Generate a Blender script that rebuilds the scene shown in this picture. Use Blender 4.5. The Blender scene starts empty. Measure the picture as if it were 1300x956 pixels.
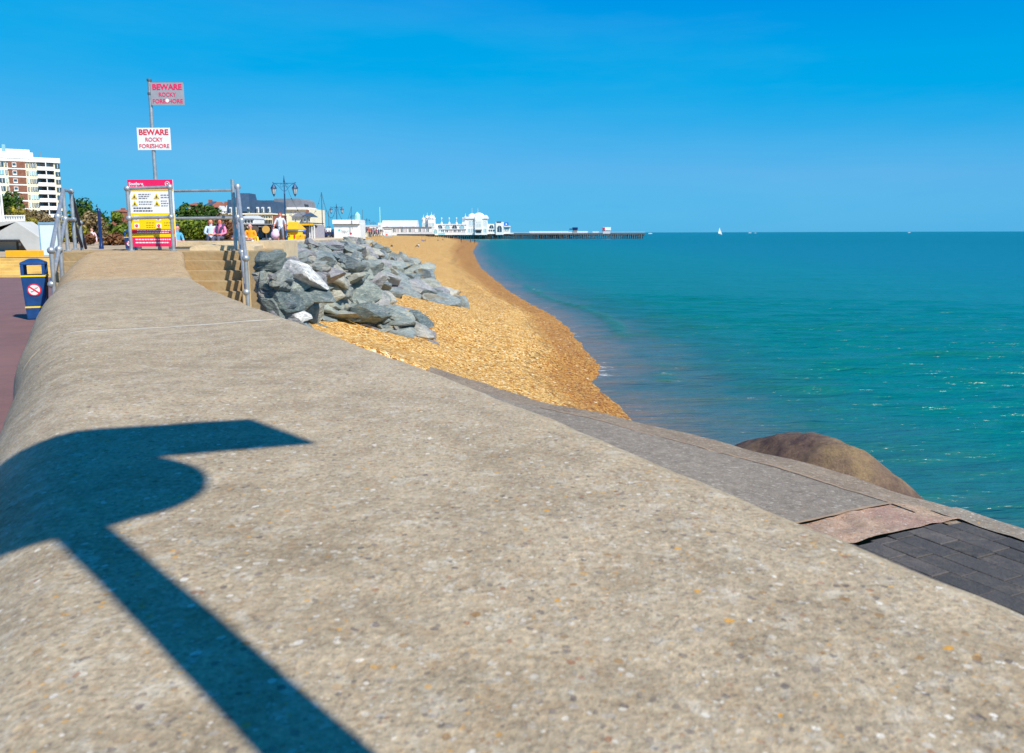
import bpy, bmesh, math, random
import numpy as np
from mathutils import Vector, Matrix, noise as mnoise

random.seed(7)
rng = np.random.default_rng(11)
R_ = math.radians
scene = bpy.context.scene
COL = scene.collection

# ------------------------------------------------------------------ camera
CAM_Z = 4.6
PITCH = math.atan(138 / 1000.0)
ROLL = R_(0.16)
cd = bpy.data.cameras.new('camera')
cam = bpy.data.objects.new('camera', cd)
COL.objects.link(cam)
cam.location = (0, 0, CAM_Z)
cam.rotation_mode = 'QUATERNION'
cam.rotation_quaternion = (Matrix.Rotation(R_(90) - PITCH, 3, 'X') @ Matrix.Rotation(-ROLL, 3, 'Z')).to_quaternion()
cd.sensor_width = 36
cd.lens = 36 * 1000 / 1300.0
cd.shift_y = -(478 - 433.5) / 1300.0
cd.clip_start = 0.05
cd.clip_end = 60000
cd.dof.use_dof = True
cd.dof.focus_distance = 7.0
cd.dof.aperture_fstop = 8
scene.camera = cam

# ------------------------------------------------------------------ light
SUN_EL = R_(46)
SAZ = math.atan2(0.68, -0.73)            # clockwise from +Y
sun_dir = Vector((math.sin(SAZ) * math.cos(SUN_EL), math.cos(SAZ) * math.cos(SUN_EL), math.sin(SUN_EL)))
sl = bpy.data.lights.new('sun', 'SUN')
sl.energy = 5.0
sl.angle = R_(0.5)
sl.color = (1.0, 0.93, 0.82)
so = bpy.data.objects.new('sun', sl)
COL.objects.link(so)
so.rotation_mode = 'QUATERNION'
so.rotation_quaternion = sun_dir.to_track_quat('Z', 'Y')

world = bpy.data.worlds.new('World')
scene.world = world
world.use_nodes = True
wn = world.node_tree
bg = wn.nodes['Background']
sky = wn.nodes.new('ShaderNodeTexSky')
sky.sky_type = 'NISHITA'
sky.sun_disc = False
sky.sun_elevation = SUN_EL
sky.sun_rotation = SAZ
sky.altitude = 0
sky.air_density = 1.0
sky.dust_density = 0.15
sky.ozone_density = 2.5
# the photograph has a vivid blue grade: flatten the sky's green and blue, pull its red down
def wmath(op, x, y=None, clamp=False):
    nd = wn.nodes.new('ShaderNodeMath')
    nd.operation = op
    nd.use_clamp = clamp
    for i, v in enumerate((x, y)):
        if v is None:
            continue
        if isinstance(v, bpy.types.NodeSocket):
            wn.links.new(v, nd.inputs[i])
        else:
            nd.inputs[i].default_value = v
    return nd.outputs[0]


wsep = wn.nodes.new('ShaderNodeSeparateColor')
wn.links.new(sky.outputs[0], wsep.inputs[0])
w_r = wmath('ADD', wmath('MULTIPLY', wmath('MULTIPLY', wmath('SUBTRACT', wsep.outputs[0], 2.6), 0.45, True), 0.72), 0.02)
w_g = wmath('MINIMUM', wmath('MULTIPLY', wmath('POWER', wsep.outputs[1], 0.36), 1.66), wmath('MULTIPLY', wsep.outputs[1], 0.73))
w_b = wmath('MINIMUM', wmath('MULTIPLY', wmath('POWER', wsep.outputs[2], 0.16), 4.33), wmath('MULTIPLY', wsep.outputs[2], 1.25))
wtc = wn.nodes.new('ShaderNodeTexCoord')           # very faint wisps of high cloud
wmp = wn.nodes.new('ShaderNodeMapping')
wmp.inputs['Scale'].default_value = (1.2, 1.2, 7.0)
wmp.inputs['Rotation'].default_value = (0.0, 0.10, 0.0)
wn.links.new(wtc.outputs['Generated'], wmp.inputs['Vector'])
wno = wn.nodes.new('ShaderNodeTexNoise')
wno.inputs['Scale'].default_value = 1.6
wno.inputs['Detail'].default_value = 6
wno.inputs['Roughness'].default_value = 0.6
wn.links.new(wmp.outputs[0], wno.inputs['Vector'])
w_c = wmath('MULTIPLY', wmath('SUBTRACT', wno.outputs[0], 0.5), 1.0)
w_r = wmath('MAXIMUM', wmath('ADD', w_r, wmath('MULTIPLY', w_c, 0.55)), 0.0)
w_g = wmath('ADD', w_g, wmath('MULTIPLY', w_c, 0.45))
wcomb = wn.nodes.new('ShaderNodeCombineColor')
for i_, v_ in enumerate((w_r, w_g, w_b)):
    wn.links.new(v_, wcomb.inputs[i_])
wn.links.new(wcomb.outputs[0], bg.inputs['Color'])
bg.inputs['Strength'].default_value = 0.12

vs = scene.view_settings
vs.view_transform = 'Standard'
vs.look = 'None'
vs.gamma = 1
vs.exposure = 0.25
scene.render.resolution_x = 1024
scene.render.resolution_y = 753


# ------------------------------------------------------------------ maths helpers
def ray(x, y):
    u = (x - 650) / 1000.0
    v = (y - 433.5) / 1000.0
    c, s = math.cos(ROLL), math.sin(ROLL)
    u, v = u * c - v * s, u * s + v * c
    return Vector((u, math.cos(PITCH) - v * math.sin(PITCH), -math.sin(PITCH) - v * math.cos(PITCH)))


def at(x, y, Y):
    d = ray(x, y)
    k = Y / d[1]
    return Vector((d[0] * k, Y, CAM_Z + d[2] * k))


def atz(x, y, z):
    d = ray(x, y)
    k = (z - CAM_Z) / d[2]
    return Vector((d[0] * k, d[1] * k, z))


def lin(r, g, b):
    f = lambda c: ((c / 255.0 + 0.055) / 1.055) ** 2.4 if c > 10 else c / 255.0 / 12.92
    return (f(r), f(g), f(b), 1)


def interp(x, xs, ys):
    return float(np.interp(x, xs, ys))


# ------------------------------------------------------------------ material helpers
def newmat(name):
    m = bpy.data.materials.new(name)
    m.use_nodes = True
    nt = m.node_tree
    return m, nt, nt.nodes['Principled BSDF']


def pmat(name, col, rough=0.6, var=0.12, scale=3.0, bump=0.0, bscale=30.0, metallic=0.0, col2=None, spec=None, coord='Object'):
    """Plain procedural material: base colour broken up by two noises, plus fine bump."""
    m, nt, b = newmat(name)
    tc = nt.nodes.new('ShaderNodeTexCoord')
    n = nt.nodes.new('ShaderNodeTexNoise')
    n.inputs['Scale'].default_value = scale
    n.inputs['Detail'].default_value = 6
    n.inputs['Roughness'].default_value = 0.65
    nt.links.new(tc.outputs[coord], n.inputs['Vector'])
    r = nt.nodes.new('ShaderNodeValToRGB')
    c1 = [max(0, c * (1 - var)) for c in col[:3]] + [1]
    c2 = list(col2) if col2 else [min(1, c * (1 + var)) for c in col[:3]] + [1]
    r.color_ramp.elements[0].position = 0.35
    r.color_ramp.elements[1].position = 0.65
    r.color_ramp.elements[0].color = c1
    r.color_ramp.elements[1].color = c2
    nt.links.new(n.outputs['Fac'], r.inputs['Fac'])
    nt.links.new(r.outputs[0], b.inputs['Base Color'])
    b.inputs['Roughness'].default_value = rough
    b.inputs['Metallic'].default_value = metallic
    if spec is not None:
        b.inputs['Specular IOR Level'].default_value = spec
    if bump:
        n2 = nt.nodes.new('ShaderNodeTexNoise')
        n2.inputs['Scale'].default_value = bscale
        n2.inputs['Detail'].default_value = 5
        nt.links.new(tc.outputs[coord], n2.inputs['Vector'])
        bp = nt.nodes.new('ShaderNodeBump')
        bp.inputs['Strength'].default_value = bump
        bp.inputs['Distance'].default_value = 0.02
        nt.links.new(n2.outputs['Fac'], bp.inputs['Height'])
        nt.links.new(bp.outputs[0], b.inputs['Normal'])
    return m


class NT:
    """tiny wrapper for building node graphs"""
    def __init__(s, nt):
        s.nt = nt

    def n(s, t, **kw):
        nd = s.nt.nodes.new(t)
        for k, v in kw.items():
            if k.startswith('i_'):
                key = k[2:]
                key = int(key) if key.isdigit() else key.replace('_', ' ')
                if isinstance(v, bpy.types.NodeSocket):
                    s.nt.links.new(v, nd.inputs[key])
                else:
                    nd.inputs[key].default_value = v
            else:
                setattr(nd, k, v)
        return nd

    def math(s, op, a, b=None, clamp=False):
        nd = s.nt.nodes.new('ShaderNodeMath')
        nd.operation = op
        nd.use_clamp = clamp
        for i, v in enumerate((a, b)):
            if v is None:
                continue
            if isinstance(v, bpy.types.NodeSocket):
                s.nt.links.new(v, nd.inputs[i])
            else:
                nd.inputs[i].default_value = v
        return nd.outputs[0]

    def mix(s, f, a, b, mode='MIX'):
        nd = s.nt.nodes.new('ShaderNodeMix')
        nd.data_type = 'RGBA'
        nd.blend_type = mode
        for i, v in ((0, f), (6, a), (7, b)):
            if isinstance(v, bpy.types.NodeSocket):
                s.nt.links.new(v, nd.inputs[i])
            else:
                nd.inputs[i].default_value = v
        return nd.outputs[2]

    def ramp(s, f, stops, interp='LINEAR'):
        nd = s.nt.nodes.new('ShaderNodeValToRGB')
        cr = nd.color_ramp
        cr.interpolation = interp
        while len(cr.elements) < len(stops):
            cr.elements.new(0.5)
        for e, (p, c) in zip(cr.elements, stops):
            e.position = p
            e.color = c if len(c) == 4 else (*c, 1)
        s.nt.links.new(f, nd.inputs[0])
        return nd.outputs[0]

    def noise(s, vec, scale, detail=4, rough=0.6):
        nd = s.n('ShaderNodeTexNoise', i_Scale=scale, i_Detail=detail, i_Roughness=rough)
        s.nt.links.new(vec, nd.inputs['Vector'])
        return nd

    def vor(s, vec, scale, feature='F1', rnd=1.0):
        nd = s.n('ShaderNodeTexVoronoi', feature=feature)
        nd.inputs['Scale'].default_value = scale
        nd.inputs['Randomness'].default_value = rnd
        s.nt.links.new(vec, nd.inputs['Vector'])
        return nd


def aggregate_mat(name, base, base2, stones=0.5, sc=60, rough=0.85, bumpd=0.004, tint_stops=None, mask_k=0.7):
    """exposed aggregate concrete: pebbles of mixed colour set in cement"""
    m, nt, b = newmat(name)
    g = NT(nt)
    P = g.n('ShaderNodeNewGeometry').outputs['Position']
    big = g.noise(P, 0.9, 5, 0.6).outputs['Fac']
    mid = g.noise(P, 7, 6, 0.7).outputs['Fac']
    fine = g.noise(P, 90, 4, 0.7).outputs['Fac']
    bc = g.mix(g.ramp(big, [(0.3, (0, 0, 0)), (0.7, (1, 1, 1))]), base, base2)
    bc = g.mix(0.75, bc, g.ramp(mid, [(0.25, (0.5, 0.48, 0.45)), (0.55, (1, 1, 1)), (0.8, (1.25, 1.22, 1.15))]), 'MULTIPLY')
    bc = g.mix(0.7, bc, g.ramp(fine, [(0.3, (0.45, 0.43, 0.4)), (0.55, (1, 1, 1)), (0.75, (1.5, 1.45, 1.35))]), 'MULTIPLY')
    patch = g.noise(P, 26, 4, 0.7).outputs['Fac']
    bc = g.mix(g.math('MULTIPLY', g.ramp(patch, [(0.52, (0, 0, 0)), (0.66, (1, 1, 1))]), 0.35), bc, lin(158, 130, 96))
    patch2 = g.noise(P, 19, 4, 0.7).outputs['Fac']
    bc = g.mix(g.math('MULTIPLY', g.ramp(patch2, [(0.54, (0, 0, 0)), (0.66, (1, 1, 1))]), 0.35), bc, lin(212, 206, 190))
    # warp so pebbles are not round cells
    wv = g.n('ShaderNodeVectorMath', operation='ADD')
    nz = g.noise(P, 40, 2)
    sc_ = g.n('ShaderNodeVectorMath', operation='SCALE')
    nt.links.new(nz.outputs['Color'], sc_.inputs[0])
    sc_.inputs['Scale'].default_value = 0.012
    nt.links.new(P, wv.inputs[0])
    nt.links.new(sc_.outputs[0], wv.inputs[1])
    W = wv.outputs[0]
    hts = []
    for k, (s_, thr, frac) in enumerate(((sc, 0.40, stones), (sc * 2.1, 0.42, stones * 1.1), (sc * 0.62, 0.30, stones * 0.42))):
        v = g.vor(W, s_)
        sep = g.n('ShaderNodeSeparateColor')
        nt.links.new(v.outputs['Color'], sep.inputs[0])
        present = g.math('LESS_THAN', sep.outputs[0], frac)
        size = g.math('ADD', g.math('MULTIPLY', sep.outputs[1], thr * 0.6), thr * 0.45)
        inside = g.math('LESS_THAN', v.outputs['Distance'], size)
        mask = g.math('MULTIPLY', inside, present)
        stops = tint_stops or [(0.0, lin(80, 76, 80)), (0.12, lin(205, 196, 180)), (0.3, lin(176, 150, 116)), (0.45, lin(150, 118, 78)),
                               (0.58, lin(128, 116, 108)), (0.72, lin(206, 150, 60)), (0.78, lin(168, 160, 150)), (0.89, lin(236, 230, 216)), (0.96, lin(150, 92, 60))]
        sc2 = g.ramp(sep.outputs[2], stops, 'CONSTANT')
        soft = g.math('MULTIPLY', mask, g.math('ADD', g.math('MULTIPLY', sep.outputs[1], mask_k * 0.8), mask_k * 0.35))
        soft = g.math('MULTIPLY', soft, (1.0, 0.8, 1.5)[k], True)
        bc = g.mix(soft, bc, sc2)
        hts.append(g.math('MULTIPLY', mask, 0.5 / (k + 1)))
    nt.links.new(bc, b.inputs['Base Color'])
    b.inputs['Roughness'].default_value = rough
    b.inputs['Specular IOR Level'].default_value = 0.25
    h = g.math('ADD', hts[0], hts[1])
    h = g.math('ADD', h, g.math('MULTIPLY', fine, 1.2))
    h = g.math('ADD', h, g.math('MULTIPLY', mid, 2.0))
    bp = g.n('ShaderNodeBump', i_Strength=0.9, i_Distance=bumpd)
    nt.links.new(h, bp.inputs['Height'])
    nt.links.new(bp.outputs[0], b.inputs['Normal'])
    return m


M = {}
M['wall'] = aggregate_mat('wall_concrete', lin(188, 171, 144), lin(175, 158, 130), stones=0.6, sc=74, mask_k=0.55)
M['ramp'] = aggregate_mat('ramp_concrete', lin(200, 172, 130), lin(188, 156, 114), stones=0.4, sc=62)
M['tan'] = pmat('tan_step_concrete', lin(186, 164, 124), 0.9, 0.2, 2.6, 0.7, 14, col2=lin(160, 132, 92), coord='Object')
M['coping'] = pmat('coping_concrete', lin(206, 186, 152), 0.9, 0.15, 2.0, 0.5, 20)
M['galv'] = pmat('galvanised_steel', lin(176, 180, 182), 0.42, 0.18, 9, 0.1, 60, metallic=0.55)
M['galvdark'] = pmat('weathered_steel', lin(96, 102, 110), 0.6, 0.2, 9, 0.1, 60, metallic=0.3)
M['white'] = pmat('white_paint', lin(232, 232, 230), 0.5, 0.06, 1.5)
M['whitesign'] = pmat('white_sign_face', lin(238, 238, 240), 0.35, 0.03, 3)
M['greysign'] = pmat('grey_sign_face', lin(160, 162, 168), 0.4, 0.08, 8)
M['red'] = pmat('sign_red', lin(222, 40, 60), 0.4, 0.05, 5)
M['pink'] = pmat('sign_pink', lin(236, 30, 96), 0.4, 0.05, 5)
M['yellow'] = pmat('sign_yellow', lin(250, 214, 0), 0.4, 0.05, 5)
M['dark'] = pmat('dark_grey', lin(44, 44, 48), 0.6, 0.1, 5)
M['grey'] = pmat('mid_grey', lin(130, 130, 132), 0.6, 0.1, 5)
M['binblue'] = pmat('bin_blue_plastic', lin(12, 66, 124), 0.55, 0.22, 7, 0.1, 60)
M['lampblue'] = pmat('lamp_blue_paint', lin(16, 66, 110), 0.4, 0.1, 6)
M['glass'] = pmat('window_glass', lin(60, 84, 100), 0.12, 0.25, 0.6)
M['glasspale'] = pmat('pale_glazing', lin(140, 190, 205), 0.15, 0.15, 0.8)
M['lampglass'] = pmat('lamp_glass', lin(190, 196, 196), 0.15, 0.1, 3)
M['brick'] = pmat('brown_brick', lin(126, 82, 66), 0.9, 0.15, 1.2, col2=lin(140, 96, 78))
M['redbrick'] = pmat('red_brick', lin(150, 92, 70), 0.9, 0.15, 1.2)
M['cream'] = pmat('cream_render', lin(236, 226, 196), 0.85, 0.05, 0.6)
M['slate'] = pmat('slate_roof', lin(56, 82, 110), 0.7, 0.18, 1.5)
M['greyroof'] = pmat('grey_roof', lin(122, 124, 130), 0.8, 0.15, 1.2)
M['palegrey'] = pmat('pale_grey_roof', lin(196, 200, 206), 0.7, 0.08, 1.2)
M['ochre'] = pmat('ochre_render', lin(206, 160, 80), 0.85, 0.1, 1)
M['gold'] = pmat('golden_yellow', lin(236, 176, 24), 0.6, 0.1, 2)
M['yell'] = pmat('bright_yellow_paint', lin(246, 216, 10), 0.5, 0.08, 2)
M['bluetent'] = pmat('blue_canvas', lin(20, 84, 214), 0.7, 0.08, 2)
M['shut'] = pmat('grey_shutter', lin(168, 164, 172), 0.6, 0.12, 4)
M['palepanel'] = pmat('pale_blue_panel', lin(214, 232, 244), 0.4, 0.04, 3)
M['skyframe'] = pmat('pale_blue_frame', lin(128, 170, 200), 0.5, 0.06, 3)
M['shelterc'] = pmat('shelter_concrete', lin(188, 188, 184), 0.85, 0.1, 0.8, 0.4, 10)
M['timber'] = pmat('pier_timber', lin(92, 80, 72), 0.8, 0.3, 0.5)
M['orange'] = pmat('lifebuoy_orange', lin(226, 82, 22), 0.5, 0.06, 4)
M['cyan'] = pmat('turquoise_paint', lin(40, 206, 206), 0.5, 0.05, 4)
M['mint'] = pmat('mint_paint', lin(168, 230, 214), 0.5, 0.05, 4)
M['carblue'] = pmat('car_paint_blue', lin(20, 44, 96), 0.25, 0.05, 3)
M['tyre'] = pmat('rubber', lin(28, 28, 30), 0.8, 0.05, 3)
M['lime'] = pmat('sandstone_rock', lin(222, 200, 156), 0.85, 0.12, 3, 0.6, 9)
M['whiterock'] = pmat('white_rock', lin(168, 170, 170), 0.85, 0.3, 5, 0.9, 9, col2=lin(232, 230, 224))


# ------------------------------------------------------------------ object helpers
def tag(o, label=None, cat=None, group=None, kind=None):
    if label:
        o['label'] = label
    if cat:
        o['category'] = cat
    if group:
        o['group'] = group
    if kind:
        o['kind'] = kind
    return o


def empty(name, loc=(0, 0, 0), rz=0.0):
    o = bpy.data.objects.new(name, None)
    COL.objects.link(o)
    o.location = loc
    o.rotation_euler = (0, 0, rz)
    o.empty_display_size = 0.2
    return o


class MB:
    """mesh builder: collects verts / faces with a material slot per face"""
    def __init__(s):
        s.v = []
        s.f = []
        s.mi = []
        s.cur = 0

    def add(s, vs, fs):
        o = len(s.v)
        s.v += [tuple(v) for v in vs]
        s.f += [tuple(i + o for i in f) for f in fs]
        s.mi += [s.cur] * len(fs)
        return s

    def box(s, x0, x1, y0, y1, z0, z1, M4=None, taper=None):
        tx = ty = 1.0
        if taper:
            tx = ty = taper
        cx, cy = (x0 + x1) / 2, (y0 + y1) / 2
        vs = []
        for z, k in ((z0, 1.0), (z1, tx)):
            for x, y in ((x0, y0), (x1, y0), (x1, y1), (x0, y1)):
                vs.append(Vector((cx + (x - cx) * k, cy + (y - cy) * k, z)))
        if M4:
            vs = [M4 @ v for v in vs]
        return s.add(vs, [(0, 3, 2, 1), (4, 5, 6, 7), (0, 1, 5, 4), (1, 2, 6, 5), (2, 3, 7, 6), (3, 0, 4, 7)])

    def tube(s, p, q, r, r2=None, n=10, caps=True):
        p, q = Vector(p), Vector(q)
        r2 = r if r2 is None else r2
        d = (q - p).normalized()
        a = d.orthogonal().normalized()
        b = d.cross(a)
        vs = []
        for c, rr in ((p, r), (q, r2)):
            for i in range(n):
                t = 2 * math.pi * i / n
                vs.append(c + (a * math.cos(t) + b * math.sin(t)) * rr)
        fs = [(i, (i + 1) % n, n + (i + 1) % n, n + i) for i in range(n)]
        if caps:
            fs += [tuple(range(n))[::-1], tuple(range(n, 2 * n))]
        return s.add(vs, fs)

    def lathe(s, prof, n=14, c=(0, 0, 0)):
        vs = []
        for r, z in prof:
            for i in range(n):
                t = 2 * math.pi * i / n
                vs.append((c[0] + r * math.cos(t), c[1] + r * math.sin(t), c[2] + z))
        fs = []
        for k in range(len(prof) - 1):
            for i in range(n):
                j = (i + 1) % n
                fs.append((k * n + i, k * n + j, (k + 1) * n + j, (k + 1) * n + i))
        fs.append(tuple(range(n))[::-1])
        fs.append(tuple(range((len(prof) - 1) * n, len(prof) * n)))
        return s.add(vs, fs)

    def ball(s, c, r, n=12, m=8):
        prof = [(max(1e-4, r * math.sin(math.pi * k / m)), -r * math.cos(math.pi * k / m)) for k in range(m + 1)]
        return s.lathe(prof, n, c)

    def prism(s, poly, y0, y1):
        """poly in (x,z), extruded along y"""
        n = len(poly)
        vs = [(x, y0, z) for x, z in poly] + [(x, y1, z) for x, z in poly]
        fs = [tuple(range(n)), tuple(range(n, 2 * n))[::-1]] + [(i, n + i, n + (i + 1) % n, (i + 1) % n) for i in range(n)]
        return s.add(vs, fs)

    def prismz(s, poly, z0, z1):
        n = len(poly)
        vs = [(x, y, z0) for x, y in poly] + [(x, y, z1) for x, y in poly]
        fs = [tuple(range(n))[::-1], tuple(range(n, 2 * n))] + [(i, (i + 1) % n, n + (i + 1) % n, n + i) for i in range(n)]
        return s.add(vs, fs)

    def build(s, name, mats, parent=None, smooth=False, bevel=0.0):
        me = bpy.data.meshes.new(name)
        me.from_pydata(s.v, [], s.f)
        if not isinstance(mats, (list, tuple)):
            mats = [mats]
        for m in mats:
            me.materials.append(m)
        if len(mats) > 1:
            me.polygons.foreach_set('material_index', s.mi)
        me.validate()
        bm = bmesh.new()
        bm.from_mesh(me)
        bmesh.ops.recalc_face_normals(bm, faces=bm.faces)
        if bevel:
            bmesh.ops.bevel(bm, geom=[e for e in bm.edges if e.calc_face_angle(0) > 0.5], offset=bevel, segments=2, profile=0.6, affect='EDGES')
        bm.to_mesh(me)
        bm.free()
        if smooth:
            me.polygons.foreach_set('use_smooth', [True] * len(me.polygons))
            try:
                me.set_sharp_from_angle(angle=R_(40))
            except Exception:
                pass
        o = bpy.data.objects.new(name, me)
        COL.objects.link(o)
        if parent:
            o.parent = parent
        return o


def copy_tree(o, parent=None):
    c = o.copy()
    COL.objects.link(c)
    if parent:
        c.parent = parent
    for ch in list(o.children):
        copy_tree(ch, c)
    return c


def grid_mesh(name, X, Y, Z, mat, smooth=True, attrs=None):
    n, m = X.shape
    me = bpy.data.meshes.new(name)
    co = np.stack([X, Y, Z], -1).reshape(-1, 3)
    idx = np.arange(n * m).reshape(n, m)
    q = np.stack([idx[:-1, :-1], idx[:-1, 1:], idx[1:, 1:], idx[1:, :-1]], -1).reshape(-1, 4)
    # orient upwards
    a = co[q[0, 1]] - co[q[0, 0]]
    b = co[q[0, 3]] - co[q[0, 0]]
    if np.cross(a, b)[2] < 0:
        q = q[:, ::-1]
    me.vertices.add(n * m)
    me.vertices.foreach_set('co', co.ravel())
    me.loops.add(q.size)
    me.loops.foreach_set('vertex_index', q.ravel().astype(np.int32))
    me.polygons.add(len(q))
    me.polygons.foreach_set('loop_start', np.arange(0, q.size, 4, dtype=np.int32))
    me.update(calc_edges=True)
    if smooth:
        me.polygons.foreach_set('use_smooth', np.ones(len(q), bool))
    me.materials.append(mat)
    for k, a_ in (attrs or {}).items():
        at_ = me.attributes.new(k, 'FLOAT', 'POINT')
        at_.data.foreach_set('value', a_.ravel().astype(np.float32))
    o = bpy.data.objects.new(name, me)
    COL.objects.link(o)
    return o


def text_obj(name, s, size, mat, parent, loc, width=None, bold=0.0, align='CENTER', rot=None):
    cu = bpy.data.curves.new(name, 'FONT')
    cu.body = s
    cu.size = size
    cu.align_x = align
    cu.align_y = 'CENTER'
    cu.extrude = 0.0015
    cu.offset = bold
    o = bpy.data.objects.new(name, cu)
    me = bpy.data.meshes.new_from_object(o)
    bpy.data.objects.remove(o)
    if width:
        xs = [v.co.x for v in me.vertices]
        w = max(xs) - min(xs)
        k = width / w
        for v in me.vertices:
            v.co.x *= k
    me.materials.clear()
    me.materials.append(mat)
    me.transform(Matrix.Rotation(R_(90), 4, 'X'))
    o = bpy.data.objects.new(name, me)
    COL.objects.link(o)
    o.parent = parent
    o.location = loc
    return o


# ------------------------------------------------------------------ layout curves
# sea side edge of the foreground wall (Y -> X), then the coping beyond the landing
WR_Y = [-1.65, 1.02, 2.55, 4.26, 5.04, 7.4, 9.2, 11.5, 14.3]
WR_X = [2.06, 0.70, -0.10, -1.07, -1.54, -2.85, -3.75, -4.80, -5.98]
CP_Y = [14.35, 18, 24, 33, 50, 75, 100, 150, 300, 450, 700, 3000]
CP_X = [-4.72, -5.5, -6.5, -7.6, -10, -14, -19, -27, -56, -88, -135, -560]
SH_Y = [6, 13, 16.5, 19.3, 23.4, 27, 31.7, 39.5, 44.2, 56, 67, 105, 192, 300, 378, 520, 700]
SH_X = [1.8, 3.0, 3.2, 2.96, 2.50, 3.06, 2.89, 2.71, 2.22, 0.57, -0.66, -4.16, -9.47, -13.2, -16, -30, -50]
DS = np.array((-0.454, 0.891))
DN = np.array((0.891, 0.454))


def st_of(X, Y):
    dx, dy = X - 0.70, Y - 1.02
    return DS[0] * dx + DS[1] * dy, DN[0] * dx + DN[1] * dy


def ashift(s):
    return np.interp(s, [4.3, 6, 8.4, 9.9, 12.2, 14.9], [0, -.15, -.6, -1.1, -1.4, -1.65])


def apron_z(t, s=0.0):
    return np.interp(t - ashift(s), [0, 5.5, 6.1, 7.6, 12], [2.10, 2.0, 1.96, -0.3, -2.0])


def vnoise(X, Y, sc, seed=0):
    """cheap smooth value noise on numpy arrays"""
    x, y = X * sc + seed * 17.13, Y * sc + seed * 7.71
    xi, yi = np.floor(x).astype(int), np.floor(y).astype(int)
    fx, fy = x - xi, y - yi
    fx, fy = fx * fx * (3 - 2 * fx), fy * fy * (3 - 2 * fy)

    def h(a, b):
        k = (a * 374761393 + b * 668265263 + seed * 69069) & 0xffffffff
        k = ((k ^ (k >> 13)) * 1274126177) & 0xffffffff
        return ((k ^ (k >> 16)) & 0xffff) / 65535.0
    return (h(xi, yi) * (1 - fx) + h(xi + 1, yi) * fx) * (1 - fy) + (h(xi, yi + 1) * (1 - fx) + h(xi + 1, yi + 1) * fx) * fy


def zbeach(X, Y):
    X = np.asarray(X, float)
    Y = np.asarray(Y, float)
    w = np.interp(Y, SH_Y, SH_X) - X
    k = np.interp(Y, [13.5, 16.3, 19, 31, 50, 100, 300], [0.46, 0.37, 0.315, 0.30, 0.2, 0.13, 0.09])
    zb = np.interp(Y, [14, 40, 80, 300, 600], [3.6, 3.5, 3.7, 3.5, 3.2])
    a = np.maximum(k * w, 1e-3)
    z = (a ** -6 + zb ** -6) ** (-1 / 6.0)
    z = np.where(w < 0, k * w, z)
    z = z + (vnoise(X, Y, 0.5, 1) - 0.5) * 0.10 * np.clip(w / 2, 0, 1) + (vnoise(X, Y, 1.9, 2) - 0.5) * 0.05
    # cusps and a small storm ridge parallel to the water
    z = z + 0.07 * np.sin(w * 2.2 + vnoise(X, Y, 0.12, 6) * 5) * np.clip(w / 3, 0, 1) * np.clip(1 - w / 12, 0, 1) + 0.12 * np.exp(-((w - 3.2) / 0.7) ** 2) * np.clip((Y - 20) / 10, 0, 1)
    s, t = st_of(X, Y)
    sb = 13.6 + (vnoise(X, Y, 0.6, 5) - 0.5) * 0.8
    tt = t - ashift(s)
    z = z + np.where((s < 30) & (tt < 6.05), np.clip((s - sb) * 0.7, -4, 0), 0)
    z = np.where((s < 12.6) & (tt < 6.2), np.minimum(z, 1.4), z)
    return z


def zprom(Y):
    return np.interp(Y, [31, 48, 300, 600], [3.68, 4.0, 3.8, 3.6])


def hit_beach(px, py, off=0.0):
    d = ray(px, py)
    k = 8.0
    while k < 900:
        p = Vector((0, 0, CAM_Z)) + d * k
        if p.z <= float(zbeach(p.x, p.y)) + off:
            return p
        k *= 1.004
    return p


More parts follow.
